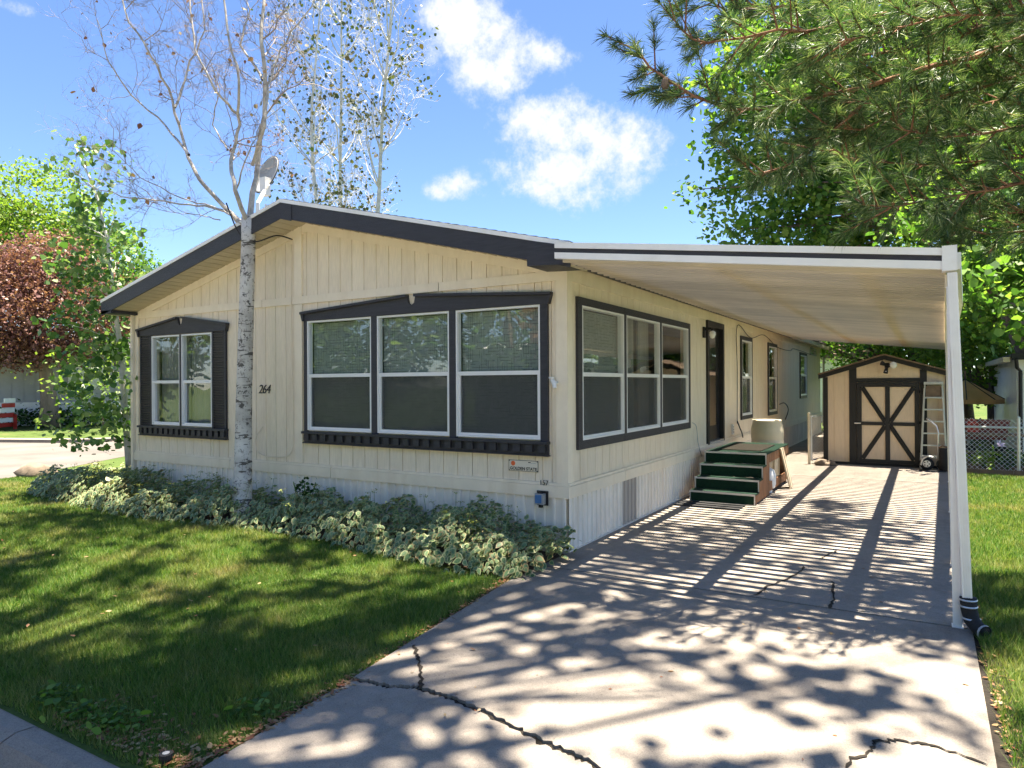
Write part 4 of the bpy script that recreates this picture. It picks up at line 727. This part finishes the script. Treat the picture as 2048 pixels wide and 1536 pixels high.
P2 = np.stack([rng.uniform(-.75, .35, 420), -4.52+np.abs(rng.normal(0, .16, 420)), np.full(420, .02)], 1); P3 = np.stack([3.46+np.abs(rng.normal(0, .05, 260)), rng.uniform(-4, 0, 260), np.full(260, .02)], 1); P4 = np.stack([rng.uniform(-8, .1, 70), rng.uniform(-4.2, -1.2, 70), np.full(70, .05)], 1); P5 = np.stack([rng.uniform(.2, 3.4, 60), rng.uniform(-4.4, 2, 60), np.full(60, .028)], 1)
tag(leaves('leaf_litter', 'leaf_dry', np.concatenate([P, P2, P3, P4, P5]), .03, None, .75, .5), 'dry brown leaf litter along the driveway edges', 'litter', kind='stuff')
# ================================================================ GROUND COVER BED
EDGE = np.array([(-9.5, -.75), (-8.7, -1.0), (-7, -1.12), (-5.35, -1.17), (-3.9, -.95), (-3.3, -.9), (-1.7, -1.1), (-.44, -1.22), (.12, -1.12), (.2, -.6)])
n = 30000; x = rng.uniform(-9.4, .16, n); y = rng.uniform(-1.25, 1.6, n); fe_ = np.interp(x, EDGE[:, 0], EDGE[:, 1])
k = (y > fe_) & ((y < -.06) | (x < -7.75)) & ((x > -9.3+.35*np.maximum(y, 0)) | (y < 0)); x, y, fe_ = x[k], y[k], fe_[k]
t_ = np.clip((y-fe_)/.42, 0, 1); rl = np.clip((.2-x)/.35, 0, 1); ll = np.clip((x+9.5)/.7, 0, 1); top = np.sqrt(1-(1-t_)**2)*np.sqrt(1-(1-rl)**2)*np.sqrt(np.clip(1-(1-ll)**2, 0, 1)); hgt = top*(.30+.07*np.sin(x*2.1+.7)*np.sin(y*3+x)+.07*np.sin(x*5.3)+.04*np.sin(x*11+y*9)); hgt = hgt+.035
z = hgt*(1.08-.75*rng.uniform(0, 1, len(x))**1.6); n = len(x); P = np.stack([x, y, z], 1)
nr = unit(np.stack([rng.normal(0, .35, n), -1.1*(1-t_)+rng.normal(0, .35, n)-.25, np.full(n, .9)], 1)); dn = np.stack([rng.normal(0, .8, n), -.7+rng.normal(0, .6, n), -.4+rng.normal(0, .3, n)], 1); d = unit(dn-nr*(dn*nr).sum(1, keepdims=True)); s = np.cross(nr, d)
L_ = rng.uniform(.035, .11, (n, 1)); W = L_*.30
def ring(kx): c = P+d*L_*.45; q = [P, P+d*L_*.25+s*W, P+d*L_*.62+s*W*.85, P+d*L_-nr*L_*.1, P+d*L_*.62-s*W*.85, P+d*L_*.25-s*W]; return [c+(a-c)*kx for a in q]
oo, ii = ring(1.), [a+nr*.0016 for a in ring(.66)]
V = np.concatenate([np.stack(oo, 1).reshape(-1, 3), np.stack(ii, 1).reshape(-1, 3)]); mi = np.concatenate([np.zeros(n, np.int32), np.ones(n, np.int32)])
tag(rawmesh('ground_cover', V, 6, ['gc_cream', 'gc_green'], None, mi), 'variegated green and cream ground cover bed along the house front', 'ground cover', kind='stuff')
m = MB(); xs_ = np.linspace(-9.3, .12, 60); m.add([(a, float(np.interp(a, EDGE[:, 0], EDGE[:, 1]))+.2, .003) for a in xs_]+[(a, -.03 if a > -7.7 else 1.3, .003) for a in xs_], [(i, i+1, i+61, i+60) for i in range(59)]); tag(m.obj('bed_soil', 'soil'), kind='structure')
us, um_ = MB(), []
for i in range(90):
    ux = random.uniform(-8.8, -.1); uy = random.uniform(-.9, -.15); h = .36+random.uniform(.02, .2); tp = Vector((ux+random.gauss(0, .05), uy+random.gauss(0, .05), h)); us.tube([(ux, uy, .2), tp], .0025, 3, cap=False)
    um_.append(np.array(tp)+rng.normal(size=(26, 3))*np.array([.03, .03, .008]))
o = leaves('flower_umbels', 'umbel', np.concatenate(um_), .016, None, .6, .8, six=False); tag(o, 'faded yellow green flower umbels rising from the ground cover', 'flowers', kind='stuff'); q = us.obj('stems', 'stem_green', o)
dk = thing('dark_shrub', 'dark green leafy shrub by the skirting right of the aspen', 'shrub', (-3.5, -.3, 0)); m = MB()
for i in range(6): a = i*1.05; m.tube([(0, 0, 0), (.12*math.cos(a), .08*math.sin(a), .35), (.2*math.cos(a), .1*math.sin(a), .52)], .007, 4)
m.obj('stems', 'stem_green', dk); leaves('foliage', 'leaf_dark', rng.normal(size=(90, 3))*np.array([.09, .06, .08])+np.array([0, 0, .42]), .055, dk, .4)
# ================================================================ TREES
# the front aspen: bare limbs
AY = 7.02                                          # camera distance to its trunk is about nine metres
ab = Vector((-4.09, -.78, 0)); asp = thing('aspen_tree', 'bare white barked aspen growing before the front wall', 'tree', ab)
tr = MB(); A = lambda px, py, Z=8.98: Vector(at(px, py, Z))-ab
T = [Vector((0, 0, 0)), A(486, 960), A(488, 800), A(493, 620), A(497, 480), A(498, 435)]; tr.tube(T, [.13, .115, .10, .094, .09, .095], 14)
TW = MB(); LM = MB()
LIMBS = [([(498, 445), (515, 330), (530, 200), (522, 80), (530, -60), (540, -220)], .07, .025, 9.1), ([(497, 450), (470, 380), (462, 320), (480, 250), (478, 160), (455, 60), (440, -80)], .055, .018, 8.8), ([(496, 460), (455, 420), (400, 360), (372, 300), (345, 200), (300, 110), (250, 20), (225, -60)], .06, .014, 9.3),
         ([(495, 455), (460, 425), (395, 412), (330, 402), (260, 396), (185, 375), (140, 360)], .03, .007, 9.0), ([(462, 430), (430, 415), (360, 395), (280, 355), (225, 300)], .026, .006, 9.5), ([(505, 330), (530, 250), (535, 170), (560, 100), (610, 30), (650, -40)], .04, .01, 8.7), ([(378, 310), (330, 250), (262, 190), (215, 120), (195, 40)], .032, .008, 9.6),
         ([(478, 230), (430, 180), (390, 100), (380, 0), (370, -80)], .032, .01, 8.6), ([(350, 215), (375, 140), (410, 60), (400, -50)], .028, .01, 9.2), ([(525, 160), (480, 90), (500, 20), (470, -60)], .03, .01, 9.4), ([(470, 385), (500, 300), (520, 250), (590, 190)], .02, .006, 8.8), ([(440, 440), (400, 430), (350, 425), (290, 395)], .014, .005, 9.2), ([(455, 300), (425, 250), (440, 180), (420, 120)], .02, .006, 9.1)]
tips = []
for px, ra, rb, Z in LIMBS:
    P = [A(a, b, Z*(.0 if i == 0 else 1)+(8.98 if i == 0 else 0)+(.22*math.sin(i*1.7+Z*9) if i else 0)) for i, (a, b) in enumerate(px)]; out = []
    for i in range(len(P)-1):
        for j in range(4): out.append(P[i].lerp(P[i+1], j/4)+Vector((random.gauss(0, .012), random.gauss(0, .012), random.gauss(0, .012)))*(j > 0))
    out.append(P[-1]); k = len(out); LM.tube(out, [.62*(ra+(rb-ra)*(i/(k-1))**.7) for i in range(k)], 7, cap=False); twigs(TW, out, max(rb*.5, .0045), .7, 2, tips, .28, 7, 4)
tr.obj('trunk', 'aspen', asp, True); LM.obj('limbs', 'aspen_limb', asp, True); TW.obj('twigs', 'twig', asp, True)
tp = np.array([tuple(q) for q in tips]); tp = tp[rng.permutation(len(tp))[:150]]; leaves('dry_leaves', 'leaf_dry', tp+rng.normal(0, .02, tp.shape), .05, asp, .2)
# tall thin aspens behind the roof
for i, (px, H0, lab, Z) in enumerate(((650, 16.5, 'pale bare aspen rising behind the ridge, leftmost of three', 27), (672, 17.5, 'pale bare aspen rising behind the roof, middle of three', 30), (745, 17, 'pale bare aspen rising behind the roof, rightmost of three', 28))):
    p0 = at(px, 768, Z); o0 = Vector((p0[0], p0[1], 0)); t_ = thing('far_aspen', lab, 'tree', o0, 0, 'bare aspens behind the roof'); m = MB(); tips = []; pts, d = limb(m, (0, 0, 0), (0, 0, 1), H0+2, .13, .02, 14, .03, .03, 8)
    for j in range(26):
        k = random.randint(4, 13); a = random.uniform(0, 6.28); pp, dd = limb(m, pts[k], (math.cos(a)*.72, math.sin(a)*.72, .9), random.uniform(2.2, 4.6)*(1.15-k/22), .034, .008, 7, .1, .06, 4); tips.append(pp[-1]); twigs(m, pp, .010, 1.2, 1, tips, .2, 7, 3, .7, .1)
    m.obj('trunk', 'bark_grey', t_, True); tp = np.array([tuple(q) for q in tips]); tp = tp[tp[:, 2] > 5]; tp = tp[rng.uniform(size=len(tp)) < .10]; leaves('crown', 'leaf_olive', np.repeat(tp, 7, 0)+rng.normal(0, .2, (len(tp)*7, 3)), .13, t_, .2, .8)
# green aspen sapling by the left corner
s0 = at(262, 768, 11.4); sap = [(s0[0], s0[1], 0), tuple(at(250, 800, 11.4)), tuple(at(240, 690, 11.4)), tuple(at(228, 600, 11.4)), tuple(at(215, 480, 11.4)), tuple(at(190, 380, 11.4)), tuple(at(150, 290, 11.4))]; sap[1] = tuple(at(252, 850, 11.4))
bl = lambda px, py, Z, r_, rz=None: (*at(px, py, Z), r_, r_, rz or r_)
leafy_tree('aspen_sapling', 'slender green leaved aspen sapling at the left house corner', sap, .055, [bl(235, 600, 11.4, .7, .9), bl(190, 520, 11.4, .7, .7), bl(225, 760, 11.4, .75, .7), bl(180, 850, 11.2, .7, .35), bl(245, 840, 11.5, .4, .5), bl(195, 440, 11.4, .45, .5), bl(160, 340, 11.3, .35, .7), bl(205, 350, 11.4, .35, .5), bl(165, 640, 11.2, .5, .9)], 260, 11, .085, 'leaf_aspen', 'bark_grey', spread=.14, flat=.25, wide=.95, limbs=60, r1=.012)
# purple plum and lime green trees across the street
p0 = at(100, 768, 29.5); plum = [(p0[0], p0[1], 0), tuple(at(98, 800, 29.5)), tuple(at(92, 745, 29.5)), tuple(at(80, 690, 29.5)), tuple(at(75, 620, 29.5))]
leafy_tree('plum_tree', 'large purple leaved plum tree across the side street', plum, .36, [bl(60, 610, 29.5, 3.0, 2.2), bl(-30, 640, 29, 2.6, 2.0), bl(160, 640, 29.5, 2.2, 2.0), bl(110, 540, 30, 2.2, 1.6), bl(240, 620, 30.5, 1.7, 1.6), bl(20, 700, 28.5, 1.8, .8), bl(40, 530, 29, 1.5, 1)], 1500, 34, .12, 'leaf_plum', 'bark_plum', spread=.32, flat=.3, limbs=60, six=False, r1=.16)
for i, (px, py, Z, r_, lab) in enumerate(((60, 430, 42, 4.2, 'tall lime green tree behind the plum tree'), (-90, 470, 40, 4.2, 'lime green tree at the left picture edge behind the plum'), (200, 520, 45, 3.2, 'smaller green tree behind the aspen sapling'), (290, 640, 48, 2.6, 'distant green tree beside the left eave'))):
    b0 = at(px, 768, Z); tp = at(px, py, Z); leafy_tree('broadleaf_tree', lab, [(b0[0], b0[1], 0), (b0[0], b0[1], tp[2]*.5), tuple(tp)], .3, [(*tp, r_, r_, r_*.8), (tp[0]-1.5, tp[1], tp[2]-2, r_*.9, r_*.9, r_*.7), (tp[0]+1.8, tp[1], tp[2]-2.6, r_*.8, r_*.8, r_*.7)], 520, 30, .2, 'leaf_lime' if i < 2 else 'leaf_maple', 'bark_brown', 'green trees beyond the side street', spread=.5, flat=.35, limbs=30, six=False)
# the maple behind the carport, and trees behind the shed
mb0 = at(2095, 768, 15.5); MT = [(mb0[0], mb0[1], 0), tuple(at(2085, 760, 15.5)), tuple(at(2045, 680, 15.6)), tuple(at(2010, 610, 16)), tuple(at(1930, 480, 17.5)), tuple(at(1820, 330, 19))]
leafy_tree('maple_tree', 'big dark green maple spreading over the carport roof', MT, .3, [bl(1990, 560, 13.5, 1.3, 1.1), bl(2070, 600, 13.5, 1.3, .9), bl(1970, 440, 15, 1.7, 1.3), bl(1830, 330, 19.5, 2.7, 2.0), bl(1680, 400, 20, 2.3, 1.4), bl(1560, 390, 20, 1.7, 1.1), bl(1490, 450, 20, 1.2, .5), bl(1620, 250, 20, 2.3, 1.8), bl(1490, 300, 20, 1.4, 1.2), bl(1920, 200, 18.5, 3.0, 2.3), bl(1720, 120, 20, 2.6, 1.8), bl(2070, 400, 15, 1.8, 1.8), bl(2000, 60, 18, 2.6, 1.6), bl(1450, 190, 20, 1.0, .8), bl(1540, 150, 20, 1.7, 1.4), bl(1800, 200, 20, 2.8, 1.9), bl(1610, 40, 21, 2.5, 1.5), bl(1960, 330, 18, 2.4, 1.6), bl(1650, 470, 20, 2.0, .6), bl(1840, 450, 19, 2.0, .9), bl(1420, 380, 20, .8, .5), bl(1560, 470, 20, 1.2, .4)], 2500, 25, .145, 'leaf_maple', 'bark_brown', spread=.3, flat=.4, wide=.85, limbs=110, r1=.09)
for i, (px, py, Z, r_, rz, lf, lab, tk) in enumerate(((1990, 735, 19, 1.6, 1.0, 'leaf_lime', 'sunlit yellow green tree behind the fence by the umbrella', .12), (1940, 690, 23, 1.8, 1.3, 'leaf_lime', 'sunlit yellow green tree behind the shed roof at right', .15), (1740, 690, 24, 2.0, 1.2, 'leaf_maple', 'leafy green tree behind the shed peak', .36), (1850, 690, 22, 1.2, 1.0, 'leaf_lime', 'bright green tree with paired pale trunks behind the shed', .22), (1690, 660, 34, 2.6, 1.5, 'leaf_maple', 'far green tree past the house end', .25), (2070, 700, 26, 3, 2.4, 'leaf_lime', 'sunlit green tree beyond the neighbour house', .3))):
    b0 = at(px+(55 if i == 2 else 0), 768, Z); tp = at(px, py, Z); leafy_tree('yard_tree', lab, [(b0[0], b0[1], 0), (b0[0]-.1, b0[1], tp[2]*.55), (b0[0]+.05, b0[1], tp[2]+2)], tk, [(*tp, r_, r_, rz), (tp[0]+r_*.7, tp[1], tp[2]+.8, r_, r_, rz), (tp[0]-r_*.6, tp[1], tp[2]+1.2, r_, r_, rz), (tp[0], tp[1], tp[2]+2.4, r_, r_, rz)], 380, 26, .13, lf, 'bark_brown', 'trees behind the shed and fence', spread=.3, flat=.4, limbs=24, six=False)
# the pine: trunk just out of the picture, boughs reaching in over the carport
pb = Vector((7.6, -1.2, 0)); pn = thing('pine_tree', 'long needled pine bough reaching in over the carport', 'tree', pb); m = MB(); m.tube([(0, 0, 0), (0, .05, 2), (-.05, 0, 5), (0, 0, 9), (.1, 0, 13)], [.34, .28, .24, .16, .04], 12)
BO = [([(2160, 40), (2048, 75), (1950, 114), (1871, 130), (1792, 154), (1733, 174), (1615, 197), (1524, 217), (1461, 219), (1390, 193), (1346, 166), (1299, 134), (1275, 100)], 5.6, .035), ([(2100, -60), (1800, 20), (1700, 45), (1611, 63), (1555, 59), (1492, 75), (1414, 85), (1386, 79), (1354, 51)], 5.3, .026), ([(2160, 0), (2048, 10), (1910, 78), (1770, 105), (1640, 120)], 5.9, .03), ([(2160, 240), (2048, 252), (1966, 268), (1879, 274), (1808, 260), (1761, 213)], 5.2, .022),
      ([(2160, 350), (2048, 365), (1990, 379), (1887, 395), (1784, 414), (1729, 410)], 5.0, .02), ([(1740, 190), (1713, 221), (1634, 288), (1575, 331), (1512, 351)], 5.5, .014), ([(2160, 180), (2048, 190), (1910, 220), (1753, 205)], 6.3, .025), ([(2160, 410), (2048, 425), (1990, 428), (1890, 473)], 5.4, .014), ([(2160, -80), (1950, -30), (1760, -10), (1600, 10), (1450, 20), (1400, -10)], 6.0, .028), ([(2160, 300), (2000, 320), (1850, 330), (1700, 320), (1640, 280)], 6.2, .02), ([(2160, 110), (1980, 170), (1850, 200), (1720, 260), (1660, 255)], 5.8, .02), ([(2100, 30), (1900, 30), (1780, 60), (1660, 90)], 5.0, .018), ([(2160, 470), (2060, 440), (1980, 470)], 5.2, .014), ([(2160, 200), (2040, 140), (1920, 20), (1850, -60)], 6.0, .02)]
TU = []
for px, Z, r0 in BO:
    P = [Vector(at(a, b, Z+.12*math.sin(i*1.3+Z)))-pb for i, (a, b) in enumerate(px)]; out = []
    if px[0][0] > 2090: P = [Vector((0, 0, max(2.5, P[0].z-.6)))]+P
    for i in range(len(P)-1):
        n_ = max(2, int((P[i+1]-P[i]).length/.07))
        for j in range(n_): out.append(P[i].lerp(P[i+1], j/n_))
    out.append(P[-1]); k = len(out); m.tube(out, [r0*(1.3-1.05*i/(k-1)) for i in range(k)], 6, cap=False)
    TU.append((out[-1], (out[-1]-out[-3]).normalized(), 1.0))
    for i in [a for a in range(1, k) for _ in (0, 1)]:
        q = out[i]; w_ = q+pb; 
        if (w_-Vector(CAM)).length > 9 or random.random() < .12: continue
        d0 = (out[i]-out[i-1]).normalized(); v = Vector((random.gauss(0, 1), random.gauss(0, 1), random.gauss(.25, .8))); v = (v-d0*v.dot(d0)).normalized(); d = (d0*.75+v*.8).normalized(); ln = random.uniform(.08, .42); e = q+d*ln+Vector((0, 0, ln*.15)); m.tube([q, q.lerp(e, .5)-Vector((0, 0, .008)), e], [.008, .006, .004], 4, cap=False); TU.append((e, (d+Vector((0, 0, .25))).normalized(), .8))
        if ln > .16: TU.append((q.lerp(e, .6), d, .7))
m.obj('trunk', 'bark_pine', pn, True)
pos = np.array([tuple(a) for a, b, c in TU]); dr_ = np.array([tuple(b) for a, b, c in TU]); K = 70; n = len(pos)*K; p = np.repeat(pos, K, 0)-np.repeat(dr_, K, 0)*rng.uniform(0, .09, (n, 1)); d = unit(np.repeat(dr_, K, 0)*.9+rng.normal(size=(n, 3))*.52); s = unit(np.cross(d, rng.normal(size=(n, 3))))*.0017; Ln = rng.uniform(.09, .165, (n, 1)); mid = p+d*Ln*.55+np.array([0, 0, -.004]); tip = p+d*Ln-np.array([0, 0, .02])
rawmesh('needles', np.stack([p-s, p+s, mid+s, tip, mid-s], 1).reshape(-1, 5, 3).reshape(-1, 3), 5, ['needle'], pn)
buds = MB()
for a, b, c in TU[::7]: buds.tube([a-b*.02, a, a+b*.02], [.008, .013, .004], 6)
buds.obj('buds', 'bark_pine', pn)['kind'] = 'stuff'; cn_ = MB()
q = Vector(at(1330, 168, 5.6))-pb; cn_.lathe([(.0, -.05), (.025, -.04), (.034, -.01), (.026, .03), (.008, .055), (0, .06)], tuple(q), 10); cn_.obj('cone', 'bark_brown', pn)
# street tree behind the camera: its crown shades lawn, drive and house front
TB = (-1.5, -9.5, 0)
SB = []
for i in range(13):
    for j in range(4):
        if random.random() < .16: continue
        SB.append((-8.8+i*1.06+random.gauss(0, .3), -2.75+j*1.12+random.gauss(0, .25), 13+random.uniform(-.6, 1.6)+.12*(12-i), random.uniform(.45, .95), random.uniform(.18, .42), .4))
SB += [(1.4, 1.9, 13.5, 1.2, .6, .5), (2.8, 4.2, 14.5, 1.0, .9, .5), (1.0, 3.2, 14, .8, .4, .4), (2.2, 6.0, 14.5, .9, .4, .4), (3.3, 2.4, 13.5, .6, .5, .4)]
SB += [(random.uniform(-8, -.6), random.uniform(-2.7, .9), 14+random.random(), random.uniform(.3, .6), random.uniform(.12, .25), .3) for _ in range(9)]
leafy_tree('shade_tree', 'tall street tree whose boughs dapple the front lawn and driveway', [TB, (-1.5, -9.3, 4), (-1.4, -8.8, 9), (-1.2, -7, 12), (-1, -4.5, 13.5)], .32, SB, 172, 24, .18, 'leaf_maple', 'bark_brown', spread=.2, flat=.55, wide=.8, limbs=215, six=False, r1=.1)
# homes and trees on the far side of the front street, seen mirrored in the windows
oh = thing('opposite_house', 'white roofed mobile home facing across the front street', 'house', (-14, -26, 0)); B('wall', 'grey_siding', (0, 0, 0), (16, 7, 2.9), oh); m = MB(); m.prism([(-.5, -.5, 2.9), (-.5, 7.6, 2.9), (-.5, 7.6, 3.15), (-.5, 3.5, 3.9)], (17, 0, 0)); m.obj('roof', 'white_paint', oh)
for x in (2, 7, 12): B('window', 'alum_white', (x, 7.001, 1.2), (x+1.6, 7.04, 2.4), oh)
for i, (x, y) in enumerate(((-6, -16), (-16, -15), (5, -17), (12, -15), (-11, -17), (-22, -16), (-30, -14), (0, -18))):
    leafy_tree('street_tree', ('purple plum tree' if i == 0 else 'leafy green tree')+' lining the far side of the front street', [(x, y, 0), (x, y, 2.5), (x, y, 5)], .25, [(x, y, 4.4, 3.0, 2.6, 3.2)], 260, 22, .28, 'leaf_plum' if i == 0 else 'leaf_maple', 'bark_brown', 'trees across the front street', spread=.4, limbs=14, six=False)
